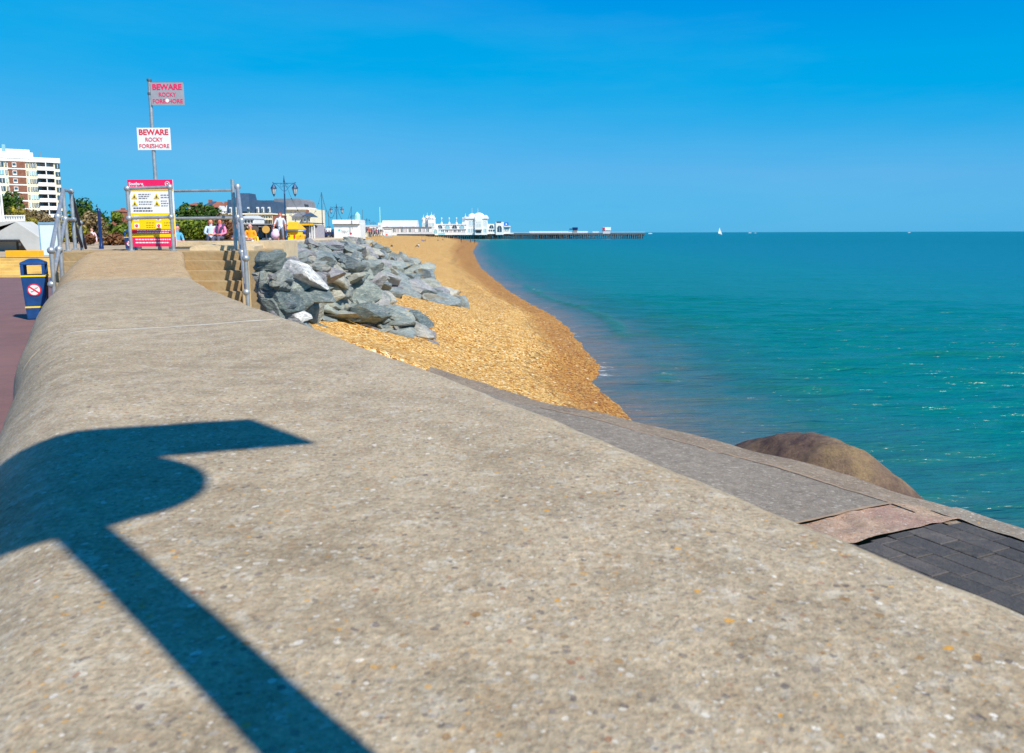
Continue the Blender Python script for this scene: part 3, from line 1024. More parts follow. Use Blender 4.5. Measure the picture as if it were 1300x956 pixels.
# ------------------------------------------------------------------ landing, steps, coping
def build_landing():
    root = empty('stair_platform', (-6.5, 15.3, 3.08))
    L = Vector(root.location)
    tag(root, 'tan concrete landing over the wall with a flight of steps on either side', 'steps')

    def add(mb, name, mat, **k):
        o = mb.build(name, mat, None, **k)
        o.data.transform(Matrix.Translation(-L))
        o.parent = root
        return o
    mb = MB()
    mb.box(-8.32, -4.77, 14.36, 16.6, 2.6, 4.288)
    add(mb, 'landing', M['tan'], bevel=0.02)
    # left flight, down to the promenade; both flights follow the wall's line
    mb = MB()
    rise = (4.288 - 3.08) / 7
    lx = lambda y: -8.30 + (14.36 - y) * 0.545
    for i in range(6):
        y1, y0 = 14.358 - 0.30 * i, 14.36 - 0.30 * (i + 1)
        mb.prismz([(lx(y0), y0), (lx(y0) + 1.3, y0), (lx(y1) + 1.3, y1), (lx(y1), y1)], 2.95, 4.288 - rise * (i + 1))
    add(mb, 'flight', M['tan'], bevel=0.012)
    mb = MB()
    # right flight, down to the beach
    rx = lambda y: -4.92 + (14.36 - y) * 0.34
    for i in range(8):
        y1, y0 = 14.357 - 0.27 * i, 14.36 - 0.27 * (i + 1)
        mb.prismz([(rx(y0) - 1.3, y0), (rx(y0), y0), (rx(y1), y1), (rx(y1) - 1.3, y1)], 2.0, 4.288 - 0.165 * (i + 1))
    add(mb, 'flight', M['tan'], bevel=0.012)
    # cheek wall on the sea side
    mb = MB()
    y0, y1 = 12.2, 14.355
    mb.prismz([(rx(y0) + .003, y0), (rx(y0) + .15, y0), (rx(y1) + .15, y1), (rx(y1) + .003, y1)], 1.8, 4.30)
    for v in range(len(mb.v)):
        x, y, z = mb.v[v]
        if z > 4 and y < 13:
            mb.v[v] = (x, y, 2.95)
    add(mb, 'cheek_wall', M['tan'], bevel=0.02)
    # far flight down to the promenade behind
    mb = MB()
    for i in range(4):
        mb.box(-9.2, -7.6, 16.6 + 0.3 * i, 16.6 + 0.3 * (i + 1) + .02, 3.0, 4.288 - 0.17 * (i + 1))
    add(mb, 'flight', M['tan'], bevel=0.012)


build_landing()


def build_coping():
    ys = list(np.linspace(14.9, 50, 60)) + list(np.linspace(52, 110, 40))
    mb = MB()
    prof = [(0.05, -3.2), (0.0, -0.10), (0.0, -0.02), (-0.06, 0.0), (-1.05, 0.0), (-1.15, -0.04), (-1.2, -0.7)]
    vs = []
    for y in ys:
        x = interp(y, CP_Y, CP_X)
        tx = interp(y + 1, CP_Y, CP_X) - interp(y - 1, CP_Y, CP_X)
        d = Vector((tx, 2, 0)).normalized()
        nrm = Vector((d.y, -d.x, 0))
        zt = interp(y, [14.9, 40, 60, 110], [4.38, 4.36, 4.22, 4.12])
        for t, dz in prof:
            p = Vector((x, y, 0)) + nrm * t
            vs.append((p.x, p.y, zt + dz + mnoise.noise(Vector((x * 2, y * 2, t))) * 0.01))
    n = len(prof)
    fs = [(i * n + j, i * n + j + 1, (i + 1) * n + j + 1, (i + 1) * n + j) for i in range(len(ys) - 1) for j in range(n - 1)]
    fs += [tuple(range(n)), tuple(range((len(ys) - 1) * n, len(ys) * n))]
    mb.add(vs, fs)
    o = mb.build('promenade_wall', M['coping'])
    tag(o, 'pale rounded coping wall between the rock pile and the upper promenade', 'sea wall')
    # inner part of the landing coping, running left behind the steps
    mb = MB()
    mb.box(-7.15, -4.75, 16.62, 17.6, 3.2, 4.44)
    mb.build('x', M['coping']).name = 'parapet'
    o = bpy.data.objects['parapet']
    tag(o, 'low pale parapet between the landing and the seated couple', 'wall')


build_coping()

# ------------------------------------------------------------------ riprap
def rock_mat():
    m, nt, b = newmat('blue_grey_granite')
    g = NT(nt)
    tc = g.n('ShaderNodeTexCoord').outputs['Object']
    info = g.n('ShaderNodeObjectInfo')
    rnd = info.outputs['Random']
    off = g.n('ShaderNodeVectorMath', operation='ADD')
    nt.links.new(tc, off.inputs[0])
    cx = g.n('ShaderNodeCombineXYZ')
    nt.links.new(g.math('MULTIPLY', rnd, 40), cx.inputs[0])
    nt.links.new(g.math('MULTIPLY', rnd, 91), cx.inputs[1])
    nt.links.new(cx.outputs[0], off.inputs[1])
    V = off.outputs[0]
    base = g.ramp(rnd, [(0, lin(92, 106, 108)), (0.25, lin(146, 154, 148)), (0.5, lin(110, 124, 132)), (0.7, lin(156, 156, 144)), (0.85, lin(130, 130, 140)), (1, lin(176, 176, 164))])
    n1 = g.noise(V, 1.6, 7, 0.65)
    n2 = g.noise(V, 7, 8, 0.75)
    c = g.mix(0.75, base, g.ramp(n1.outputs['Fac'], [(0.3, (0.45, 0.52, 0.54)), (0.5, (1, 1, 1)), (0.7, (1.4, 1.34, 1.18))]), 'MULTIPLY')
    c = g.mix(0.8, c, g.ramp(n2.outputs['Fac'], [(0.3, (0.55, 0.58, 0.6)), (0.5, (1, 1, 1)), (0.68, (1.4, 1.38, 1.3))]), 'MULTIPLY')
    # pale veins, stretched
    mp = g.n('ShaderNodeMapping', i_Scale=(1, 0.35, 2.4), i_Rotation=(0.5, 0.3, 0.8))
    nt.links.new(V, mp.inputs['Vector'])
    nv = g.noise(mp.outputs[0], 2.3, 6, 0.6).outputs['Fac']
    vein = g.ramp(g.math('ABSOLUTE', g.math('SUBTRACT', nv, 0.5)), [(0.0, (1, 1, 1)), (0.022, (0, 0, 0))])
    c = g.mix(g.math('MULTIPLY', vein, 0.35), c, lin(214, 212, 200))
    # ochre lichen stains
    st = g.ramp(g.noise(V, 1.1, 5, 0.7).outputs['Fac'], [(0.6, (0, 0, 0)), (0.7, (1, 1, 1))])
    c = g.mix(g.math('MULTIPLY', st, 0.6), c, lin(176, 156, 112))
    nt.links.new(c, b.inputs['Base Color'])
    b.inputs['Roughness'].default_value = 0.72
    b.inputs['Specular IOR Level'].default_value = 0.35
    h = g.math('ADD', g.math('MULTIPLY', n2.outputs['Fac'], 0.7), g.math('MULTIPLY', nv, 0.9))
    bp = g.n('ShaderNodeBump', i_Strength=0.8, i_Distance=0.07)
    nt.links.new(h, bp.inputs['Height'])
    nt.links.new(bp.outputs[0], b.inputs['Normal'])
    return m


M['rock'] = rock_mat()


def rock_mesh(seed, planes=11):
    r = random.Random(seed)
    bm = bmesh.new()
    bmesh.ops.create_icosphere(bm, subdivisions=4, radius=1.0)
    pl = []
    for i in range(planes):
        n = Vector((r.gauss(0, 1), r.gauss(0, 1), r.gauss(0, 1))).normalized()
        pl.append((n, r.uniform(0.42, 0.72)))
    for v in bm.verts:
        p = v.co.copy()
        for n, d in pl:
            k = p.dot(n)
            if k > d:
                p -= n * (k - d) * 0.97
        q = p * 1.0
        q += p.normalized() * (mnoise.noise(p * 2.1 + Vector((seed, 0, 0))) * 0.035 + mnoise.noise(p * 5 + Vector((0, seed, 0))) * 0.03 + mnoise.noise(p * 13) * 0.012)
        v.co = q
    me = bpy.data.meshes.new('boulder')
    bm.to_mesh(me)
    bm.free()
    me.polygons.foreach_set('use_smooth', [True] * len(me.polygons))
    me.set_sharp_from_angle(angle=R_(26))
    me.materials.append(M['rock'])
    return me


rock_meshes = [rock_mesh(100 + i, 13 + i % 6) for i in range(14)]


def in_poly(x, y, poly):
    c = False
    n = len(poly)
    for i in range(n):
        x0, y0 = poly[i]
        x1, y1 = poly[(i + 1) % n]
        if (y0 > y) != (y1 > y) and x < (x1 - x0) * (y - y0) / (y1 - y0) + x0:
            c = not c
    return c


toe = [(600, 345), (575, 352), (592, 390), (560, 388), (530, 378), (502, 374), (498, 378), (520, 392), (540, 406), (552, 425), (520, 428), (470, 414), (440, 402), (400, 400), (366, 402), (340, 430)]


def toe_off(px, py):
    """height of the pile over the shingle for a rock seen at this place: nothing at its toe, about a metre inside"""
    d = 1e9
    for (x0, y0), (x1, y1) in zip(toe[:-1], toe[1:]):
        dx, dy = x1 - x0, y1 - y0
        t = max(0, min(1, ((px - x0) * dx + (py - y0) * dy) / (dx * dx + dy * dy)))
        d = min(d, math.hypot(px - x0 - t * dx, py - y0 - t * dy))
    return d / 45.0


def wall_x(Y):
    return -4.77 + (14.36 - Y) * 0.34 if Y < 14.5 else interp(Y, CP_Y, CP_X)


def heap_h(X, Y):
    """height of the heap over the shingle, highest against the wall"""
    zb = float(zbeach(X, Y))
    top = interp(Y, [11.5, 12.5, 13.5, 14.6, 20, 30, 45, 60, 80, 100], [2.5, 3.3, 3.8, 4.15, 4.3, 4.4, 4.5, 4.4, 4.2, 4.05])
    reach = interp(Y, [12, 16, 22, 30, 45, 70, 100], [5, 6.5, 8.5, 9, 8.5, 7, 5])
    f = max(0.0, 1 - max(0, X - wall_x(Y)) / reach)
    return max(0.0, top - zb) * f


def ray_heap(px, py):
    d = ray(px, py)
    to = toe_off(px, py)
    k = 10.0
    while k < 110:
        p = Vector((0, 0, CAM_Z)) + d * k
        if p.z <= float(zbeach(p.x, p.y)) + min(to, heap_h(p.x, p.y)):
            return p
        if p.x < wall_x(p.y) + 0.35:          # the line of sight meets the wall: the rock leans against it
            return p if p.z < 4.34 and p.z > float(zbeach(p.x, p.y)) else None
        k *= 1.004
    return None


poly = [(320, 316), (345, 308), (380, 306), (420, 302), (440, 301), (468, 303), (500, 316), (530, 326), (552, 342), (548, 352), (566, 362), (592, 388), (560, 388), (530, 378), (500, 374), (492, 372),
        (500, 380), (520, 392), (536, 404), (550, 424), (520, 426), (470, 410), (440, 399), (400, 395), (362, 388), (330, 386), (322, 360)]
rr = random.Random(21)
nrock = 0


def add_rock(px, py, wpx, hpx, label=None, mesh=None, mat=None, tilt=None, name='boulder', group='grey boulders of the rock pile', sink=0.3, surf='heap', fwd=0.0, Y=None):
    global nrock
    p = at(px, py, Y) if Y else ray_heap(px, py) if surf == 'heap' else hit_beach(px, py)
    if p is None:
        return None
    if fwd:
        p = p - ray(px, py) * fwd
    sc = p.y / 1000.0
    w = wpx * sc * 0.5 * 1.42
    h = hpx * sc * 0.5 * 1.42
    if surf == 'heap' and p.y < 14.4 and not fwd:
        p.x = max(p.x, wall_x(p.y) + 0.05 + w * 0.62)
    me = mesh or rr.choice(rock_meshes)
    if mat:
        me = me.copy()
        me.materials.clear()
        me.materials.append(mat)
    o = bpy.data.objects.new(name, me)
    COL.objects.link(o)
    dep = max(0.75 * w, h)
    o.scale = (w * rr.uniform(0.9, 1.1), dep * rr.uniform(0.9, 1.2), h)
    o.rotation_euler = (rr.uniform(-.35, .35), rr.uniform(-.3, .3) if tilt is None else tilt, rr.uniform(-.5, .5))
    o.location = p - Vector((0, 0, h * sink))
    if surf == 'heap' and p.z - float(zbeach(p.x, p.y)) > 0.9 * h:      # the rock this one rests on
        u = bpy.data.objects.new('boulder', rr.choice(rock_meshes))
        COL.objects.link(u)
        u.scale = (w * 1.05, dep * 1.1, h * 1.15)
        u.rotation_euler = (rr.uniform(-.3, .3), rr.uniform(-.3, .3), rr.uniform(-.5, .5))
        u.location = p + Vector((0, 0.25 * h, -h * 1.35))
        tag(u, 'blue-grey angular granite boulder wedged among others in the sloping rock pile', 'boulder', group)
    tag(o, label or 'blue-grey angular granite boulder wedged among others in the sloping rock pile', 'boulder', (None if not label.startswith('small grey stone caught') else 'small stones between the boulders') if label else group)
    nrock += 1
    return o


# the ones that can be told apart
add_rock(384, 347, 62, 24, 'large white-streaked boulder in the middle left of the rock pile', mat=M['whiterock'], tilt=0.42, fwd=0.4)
add_rock(361, 386, 26, 20, sink=0.0, fwd=0.001, Y=10.7, tilt=0.1)
add_rock(378, 401, 30, 15, 'white rock half buried in shingle beside the wall edge', mat=M['whiterock'], sink=0.0, fwd=0.001, Y=11.4)
add_rock(402, 411, 28, 9, 'flat blue-grey stone lying in the shingle near the wall edge', surf='beach')
add_rock(548, 434, 18, 6, 'lowest flat grey stone alone in the shingle below the rock pile', surf='beach')
add_rock(421, 343, 48, 26, 'pale green-grey pointed boulder right of the white-streaked one', tilt=0.4)
add_rock(408, 396, 66, 18, 'long low slab of grey rock at the near foot of the pile', tilt=0.05)
add_rock(578, 382, 36, 24, 'smooth rounded grey boulder at the far seaward tip of the rock pile', tilt=0.3)
add_rock(514, 392, 15, 12, 'small dark rock standing alone in the shingle hollow between the two rock tongues', surf='beach')
add_rock(505, 418, 62, 20, 'broad flat blue-grey slab at the seaward tip of the near rock tongue', tilt=0.1)
add_rock(462, 412, 34, 12, 'low mauve-grey rock at the shingle edge left of the broad flat slab', tilt=0.1)
big = [(335, 330, 40, 28), (352, 352, 52, 34), (340, 378, 50, 34), (398, 372, 56, 36), (372, 320, 46, 24), (400, 326, 50, 26), (435, 328, 44, 24), (448, 362, 60, 44), (432, 388, 50, 26),
       (470, 396, 66, 26), (468, 372, 44, 28), (500, 402, 44, 20), (532, 416, 36, 16), (464, 338, 44, 24), (490, 350, 44, 24), (520, 362, 44, 22), (545, 374, 44, 22), (500, 334, 40, 18),
       (528, 342, 36, 16), (540, 358, 34, 16), (375, 392, 40, 16), (326, 352, 26, 22), (416, 312, 40, 18), (445, 310, 36, 14), (478, 318, 34, 14), (560, 368, 30, 14)]
for (x, y, w, h) in big:
    add_rock(x, y, w, h)
# fill
y = 303.0
while y < 424:
    dep = interp(y, [303, 330, 380, 424], [8, 14, 24, 26])
    x = 318 + rr.random() * 10
    while x < 596:
        xx, yy = x + rr.uniform(-3, 3), y + rr.uniform(-2, 2)
        if in_poly(xx, yy, poly):
            s_ = dep * rr.uniform(0.9, 1.5)
            add_rock(xx, yy, s_ * rr.uniform(1.1, 1.6), s_ * rr.uniform(0.65, 0.95), sink=0.35)
        x += dep * 1.15
    y += dep * 0.55
for _ in range(46):
    xx, yy = rr.uniform(335, 580), rr.uniform(325, 418)
    if in_poly(xx, yy, poly):
        s_ = rr.uniform(6, 11)
        add_rock(xx, yy, s_ * 1.3, s_, 'small grey stone caught in a gap between the large boulders of the pile', sink=0.1, fwd=0.25)
print('rocks', nrock)

# ------------------------------------------------------------------ railings
def railing(name, label, posts, rails, balls, loc, r=0.03, dark=()):
    root = empty(name, loc)
    tag(root, label, 'railing', 'galvanised railings round the steps')
    L = Vector(loc)
    for p, q in posts:
        mb = MB()
        mb.tube(Vector(p) - L, Vector(q) - L, r)
        mb.tube(Vector(q) - L, Vector(q) - L + Vector((0, 0, 0.02)), r * 2.0)
        mb.build('post', M['galv'], root, smooth=True)
    for i, (p, q) in enumerate(rails):
        mb = MB()
        mb.tube(Vector(p) - L, Vector(q) - L, r * 0.92)
        mb.build('rail', M['galvdark'] if i in dark else M['galv'], root, smooth=True)
    for p in balls:
        mb = MB()
        mb.ball(Vector(p) - L, r * 1.75)
        mb.build('ball_joint', M['galv'], root, smooth=True)
    return root


def down(p, z):
    return Vector((p.x, p.y, z))


# left flight
B1, B1l = at(65, 318, 12.3), at(65.5, 361, 12.3)
T1, T1m = at(80, 241, 14.5), at(83, 278, 14.5)
Mm = B1.lerp(T1, 0.52)
Mml = B1l.lerp(T1m, 0.5)
T2, T2m = at(90, 243, 15.9), at(93, 279, 15.9)
D1, D1m = at(101.5, 283, 17.4), at(104, 313, 17.4)
D2 = at(109, 315, 18.6)
railing('stair_railing', 'galvanised railing of the left steps beside the blue litter bin',
        [(B1, down(B1, 3.08)), (Mm, down(Mm, 3.55)), (T1, down(T1, 4.29)), (T2, down(T2, 4.29)), (D1, down(D1, 3.6))],
        [(B1, T1), (B1l, T1m), (T1, T2), (T1m, T2m), (T2, D2), (T2m, D1m)],
        [B1, B1l, Mm, Mml, T1m, T2, T2m, D1], (B1.x, B1.y, 3.08), r=0.034, dark=(4, 5))
# right flight
B2, B2l = at(312, 328, 12.7), at(312.8, 371, 12.7)
T3, T3m = at(301.5, 237, 14.6), at(302, 276, 14.6)
PA = at(295, 228, 14.75)
railing('stair_railing', 'galvanised railing of the right steps beside the rocks with a taller end post',
        [(B2, down(B2, 3.3)), (T3, down(T3, 4.3)), (PA, down(PA, 4.29)), (B2.lerp(T3, .5), down(B2.lerp(T3, .5), 3.75))],
        [(B2, T3), (B2l, T3m)], [B2, B2l, T3, T3m, B2.lerp(T3, .5), B2l.lerp(T3m, .5)], (B2.x, B2.y, 3.3), r=0.034)
# guard rail around the board
G1, G1m = at(161.5, 239.5, 14.6), at(164, 277, 14.6)
G2, G2m = at(215.5, 237.5, 14.6), at(217, 275.5, 14.6)
G3, G3m = at(167, 243, 15.8), at(169.5, 278, 15.8)
G4, G4m = at(295.5, 241.5, 15.8), at(296, 276.5, 15.8)
railing('guard_railing', 'galvanised guard railing boxed round the red and yellow notice board',
        [(G1, down(G1, 4.29)), (G2, down(G2, 4.29)), (G3, down(G3, 4.29)), (G4, down(G4, 4.29))],
        [(G1, G2), (G1m, G2m), (G3, G4), (G3m, G4m), (G1, G3), (G1m, G3m), (PA + Vector((0, 0, -.17)), G4)],
        [G1, G1m, G2, G2m, G3, G3m], (G1.x, G1.y, 4.29), r=0.032)

# ------------------------------------------------------------------ notice board
p = at(196, 313, 15.2)
nb = empty('notice_board', (p.x, p.y, 4.29))
tag(nb, 'tall pink, white and yellow beach safety notice board on the landing', 'notice board')
H0 = p.z - 4.29
W = 0.855
TOT = at(196, 228, 15.2).z - 4.29


def panel(name, x0, x1, z0, z1, mat, par, y=-0.02, th=0.006):
    mb = MB()
    mb.box(x0, x1, y, y + th, z0, z1)
    return mb.build(name, mat, par)


def zf(y):   # picture row to board height
    return at(196, y, 15.2).z - 4.29


back = MB()
back.box(-W / 2, W / 2, -0.012, 0.012, H0, TOT)
back.build('board', M['whitesign'], nb)
panel('header', -W / 2, W / 2, zf(240.5), TOT, M['pink'], nb)
panel('yellow_strip', -W / 2, W / 2, zf(242), zf(240.5) - 0.001, M['yellow'], nb)
panel('yellow_panel', -W / 2, W / 2, H0, zf(270.5), M['yellow'], nb)
panel('red_strip', -W / 2 + 0.01, W / 2 - 0.01, zf(296.5), zf(291), M['red'], nb, -0.026)
panel('pink_panel', -W / 2, W / 2, H0, zf(301), M['pink'], nb, -0.026)
for x, y, s_ in ((-0.33, 233.5, 'Southsea'), (-0.33, 237.8, 'beach safety')):
    text_obj('lettering', s_, 0.075, M['whitesign'], nb, (x - .07, -0.023, zf(y)), align='LEFT', bold=0.002)
mb = MB()      # council emblem: small arc and dots
for a_ in range(-40, 221, 26):
    mb.tube((0.33 + .04 * math.cos(R_(a_)), -0.024, zf(233.5) + .04 * math.sin(R_(a_))), (0.33 + .04 * math.cos(R_(a_ + 20)), -0.024, zf(233.5) + .04 * math.sin(R_(a_ + 20))), 0.007, n=6)
mb.ball((0.33, -0.024, zf(233.5)), 0.014)
mb.tube((0.29, -0.024, zf(237)), (0.38, -0.024, zf(237)), 0.006, n=6)
mb.build('emblem', M['whitesign'], nb)
for tx, ty in ((-0.31, 249), (-0.31, 258), (0.11, 249), (0.11, 258)):
    c0 = zf(ty)
    mb = MB()
    mb.prism([(tx - .055, c0 - .045), (tx + .055, c0 - .045), (tx, c0 + .055)], -0.0215, -0.018)
    t_ = mb.build('warning_triangle', M['yellow'], nb)
    mb = MB()
    mb.prism([(tx - .022, c0 - .032), (tx + .02, c0 - .032), (tx + .012, c0 - .012), (tx + .002, c0 + .02), (tx - .01, c0 - .004)], -0.0235, -0.021)
    mb.build('pictogram', M['dark'], t_)


def words(x0, x1, z, h, mat, par, y=-0.0215, seed=0):
    r = random.Random(seed)
    mb = MB()
    x = x0
    while x < x1:
        w = r.uniform(0.02, 0.06)
        mb.box(x, min(x + w, x1), y, y + 0.003, z - h / 2, z + h / 2)
        x += w + 0.012
    return mb.build('small_print', mat, par)


k = 0
for x0, x1, yy, mt, hh in ((-.23, .0, 246.5, 'grey', .010), (-.23, -.02, 249, 'grey', .010), (-.23, -.06, 251.5, 'grey', .010), (-.23, .03, 256, 'grey', .010), (-.23, .02, 259, 'grey', .010),
                          (.19, .4, 247.5, 'grey', .010), (.19, .34, 250.5, 'grey', .010), (.19, .3, 255, 'grey', .010), (.19, .34, 258, 'grey', .010), (.19, .32, 261, 'grey', .010),
                          (-.34, .0, 264, 'dark', .016), (-.34, .02, 267.5, 'dark', .016)):
    words(x0, x1, zf(yy), hh, M[mt], nb, seed=k)
    k += 1
for x0, x1, yy, mt in ((-.12, .05, 283, 'dark'), (-.12, .02, 286, 'dark'), (.22, .36, 283, 'dark'), (.22, .33, 286, 'dark'), (-.12, .04, 288.5, 'dark')):
    words(x0, x1, zf(yy), .009, M[mt], nb, seed=k)
    k += 1
for x0, x1, yy, hh in ((-.30, .36, 292.6, .014), (-.30, .30, 295, .014), (-.34, .34, 304, .022), (-.34, .30, 308, .022)):
    words(x0, x1, zf(yy), hh, M['whitesign'], nb, y=-0.029, seed=k)
    k += 1
for tx, ty in ((-.30, 277), (-.30, 286.5), (.12, 277), (.12, 286.5)):
    c0 = zf(ty)
    ic = panel('icon', tx - .045, tx + .045, c0 - .045, c0 + .045, M['whitesign'], nb, -0.024)
    mb = MB()
    mb.tube((tx, -0.027, c0), (tx, -0.025, c0), 0.028, n=16)
    mb.tube((tx - .02, -0.028, c0 + .02), (tx + .02, -0.028, c0 - .02), .005, n=6)
    mb.build('icon_mark', M['red'], ic)
for x in (-0.3, 0.3):
    mb = MB()
    mb.box(x - .03, x + .03, 0.012, 0.06, 0.0, TOT - .1)
    mb.build('support', M['galv'], nb)

# ------------------------------------------------------------------ beware sign post
pt, pb = at(190.5, 104, 15.5), at(197.5, 230, 15.5)
sp = empty('sign_post', (pb.x, 15.5, 4.29))
tag(sp, 'tall grey steel pole carrying two beware rocky foreshore signs', 'sign post')
mb = MB()
mb.tube((0, 0, 0), (0, 0, pt.z - 4.29), 0.034, n=14)
mb.build('pole', M['galv'], sp, smooth=True)
for zz in (2.0, 2.95, 3.2):
    mb = MB()
    mb.tube((0, 0, zz - .02), (0, 0, zz + .02), 0.045, n=14)
    mb.build('clamp', M['galvdark'], sp, smooth=True)


def sgn(x0, y0, x1, y1, mat, tm, lab, dots, yoff):
    a, b_ = at(x0, y1, 15.45), at(x1, y0, 15.45)
    xx0, xx1, z0, z1 = a.x - pb.x, b_.x - pb.x, a.z - 4.29, b_.z - 4.29
    mb = MB()
    mb.box(xx0, xx1, yoff - .008, yoff, z0, z1)
    s_ = mb.build('sign_panel', mat, sp, bevel=0.002)
    s_['label'] = lab
    mb = MB()
    mb.box(xx0, xx1, yoff + .001, yoff + .012, z1 - .03, z1 + .006)
    mb.build('edge_strip', M['galvdark'], s_)
    cx, w, h = (xx0 + xx1) / 2, xx1 - xx0, z1 - z0
    text_obj('lettering', 'BEWARE', h * .34, tm, s_, (cx, yoff - .011, z0 + h * .79), width=w * .88, bold=0.004)
    text_obj('lettering', 'ROCKY', h * .25, tm, s_, (cx, yoff - .011, z0 + h * .46), width=w * .52, bold=0.001)
    text_obj('lettering', 'FORESHORE', h * .25, tm, s_, (cx, yoff - .011, z0 + h * .17), width=w * .90, bold=0.001)
    if dots:
        mb = MB()
        mb.tube((cx - .01 * w, yoff - .0135, z0 + h * .20), (cx - .01 * w, yoff - .0115, z0 + h * .20), 0.036, n=16)
        mb.build('sticker', M['whitesign'], s_)


sgn(192, 104.5, 232.5, 133.5, M['greysign'], M['pink'], 'upper grey weathered sign reading beware rocky foreshore', True, -0.036)
sgn(175, 162, 215.5, 190.5, M['whitesign'], M['red'], 'lower white sign reading beware rocky foreshore', False, -0.036)


# ------------------------------------------------------------------ litter bins
def make_bin(loc, rz, label, full=True):
    b = empty('litter_bin', loc, rz)
    tag(b, label, 'litter bin')
    w0, w1 = 0.150, 0.190
    H = 0.78
    mb = MB()
    mb.prismz([(-w0, -w0), (w0, -w0), (w0, w0), (-w0, w0)], 0.0, H)
    for i in range(4, 8):
        x, y, z = mb.v[i]
        mb.v[i] = (x * w1 / w0, y * w1 / w0, z)
    mb.build('body', M['binblue'], b, bevel=0.02)
    for z in (0.22, H - 0.005):
        k = w0 + (w1 - w0) * z / H + 0.006
        mb = MB()
        mb.box(-k, k, -k, k, z - .014, z + .014)
        mb.build('yellow_band', M['yellow'], b, bevel=0.004)
    for sx in (-1, 1):
        for sy in (-1, 1):
            mb = MB()
            mb.box(sx * w1 - (.05 if sx > 0 else 0), sx * w1 + (.05 if sx < 0 else 0), sy * w1 - (.05 if sy > 0 else 0), sy * w1 + (.05 if sy < 0 else 0), H + .01, H + .19)
            mb.build('corner_post', M['binblue'], b, bevel=0.008)
    mb = MB()
    mb.box(-w1 - .004, w1 + .004, -w1 - .004, w1 + .004, H + .19, H + .235)
    mb.box(-w1 - .004, w1 + .004, -w1 - .004, w1 + .004, H + .2352, H + .30, taper=0.35)
    mb.build('lid', M['binblue'], b, bevel=0.012)
    mb = MB()
    mb.box(-w1 + .03, w1 - .03, -w1 + .03, w1 - .03, H - .1, H + .02)
    mb.build('liner', M['dark'], b)
    # no dumping roundel
    kx = w0 + (w1 - w0) * .5 / H + .004
    s_ = MB()
    s_.tube((0, -kx - .004, .53), (0, -kx + .01, .53), 0.108, n=32)
    sg = s_.build('roundel', M['red'], b)
    s_ = MB()
    s_.tube((0, -kx - .007, .53), (0, -kx, .53), 0.088, n=32)
    s_.build('roundel_face', M['whitesign'], sg)
    s_ = MB()
    s_.box(-.014, .014, -kx - .010, -kx - .002, -.095, .095, M4=Matrix.Translation((0, 0, .53)) @ Matrix.Rotation(R_(-52), 4, 'Y'))
    s_.build('roundel_bar', M['red'], sg)
    s_ = MB()
    for dx, dz in ((-.035, -.03), (.03, .03)):
        s_.box(dx - .022, dx + .022, -kx - .009, -kx - .003, .53 + dz - .006, .53 + dz + .010)
        s_.box(dx - .018, dx - .010, -kx - .009, -kx - .003, .53 + dz - .024, .53 + dz - .004)
        s_.box(dx + .010, dx + .016, -kx - .009, -kx - .003, .53 + dz - .022, .53 + dz - .004)
        s_.box(dx + .016, dx + .030, -kx - .009, -kx - .003, .53 + dz + .008, .53 + dz + .022)
    s_.build('pictogram', M['grey'], sg)
    return b


p = at(48.5, 402, 14.2)
make_bin((p.x, p.y, 3.085), R_(23), 'blue litter bin with yellow bands beside the left steps')
p = at(143, 312, 30)
make_bin((p.x, 31.5, 3.69), R_(0), 'distant blue litter bin low behind the landing left of the notice board')

# ------------------------------------------------------------------ lifebuoy stand that throws the shadow (behind the camera)
Hb = 2.5
ls = empty('lifebuoy_stand', (-1.087 - 0.055 * .314 + Hb * 0.68 / math.tan(SUN_EL), 1.666 + 0.055 * .95 - Hb * 0.73 / math.tan(SUN_EL), 4.10), math.atan2(0.314, 0.95))
tag(ls, 'steel lifebuoy stand on the wall beside the camera, seen by its shadow', 'lifebuoy stand')
mb = MB()
mb.tube((-.026, 0, -0.02), (-.026, 0, Hb + .36), 0.043, n=16)
mb.build('pole', M['galv'], ls, smooth=True)
mb = MB()
mb.box(-0.63, 0.64, -0.092, -0.0755, Hb, Hb + 0.36)
mb.build('sign_panel', M['whitesign'], ls)
mb = MB()
mb.tube((-.0, -0.0455, Hb - 0.19), (-.0, -0.075, Hb - 0.19), 0.31, n=40)
hs_ = mb.build('housing', M['white'], ls, smooth=True)
tor = MB()
n1_, n2_ = 36, 12
vs = []
for i in range(n1_):
    a_ = 2 * math.pi * i / n1_
    for j in range(n2_):
        b_ = 2 * math.pi * j / n2_
        rr_ = 0.20 + 0.05 * math.cos(b_)
        vs.append((rr_ * math.cos(a_) - .015, -0.127 + 0.05 * math.sin(b_), Hb - .205 + rr_ * math.sin(a_)))
tor.add(vs, [(i * n2_ + j, ((i + 1) % n1_) * n2_ + j, ((i + 1) % n1_) * n2_ + (j + 1) % n2_, i * n2_ + (j + 1) % n2_) for i in range(n1_) for j in range(n2_)])
o = tor.build('lifebuoy', M['orange'], None, smooth=True)
o.location = ls.location
o.rotation_euler = ls.rotation_euler
tag(o, 'orange ring lifebuoy hanging in its stand beside the camera', 'lifebuoy')
#@@PART2@@

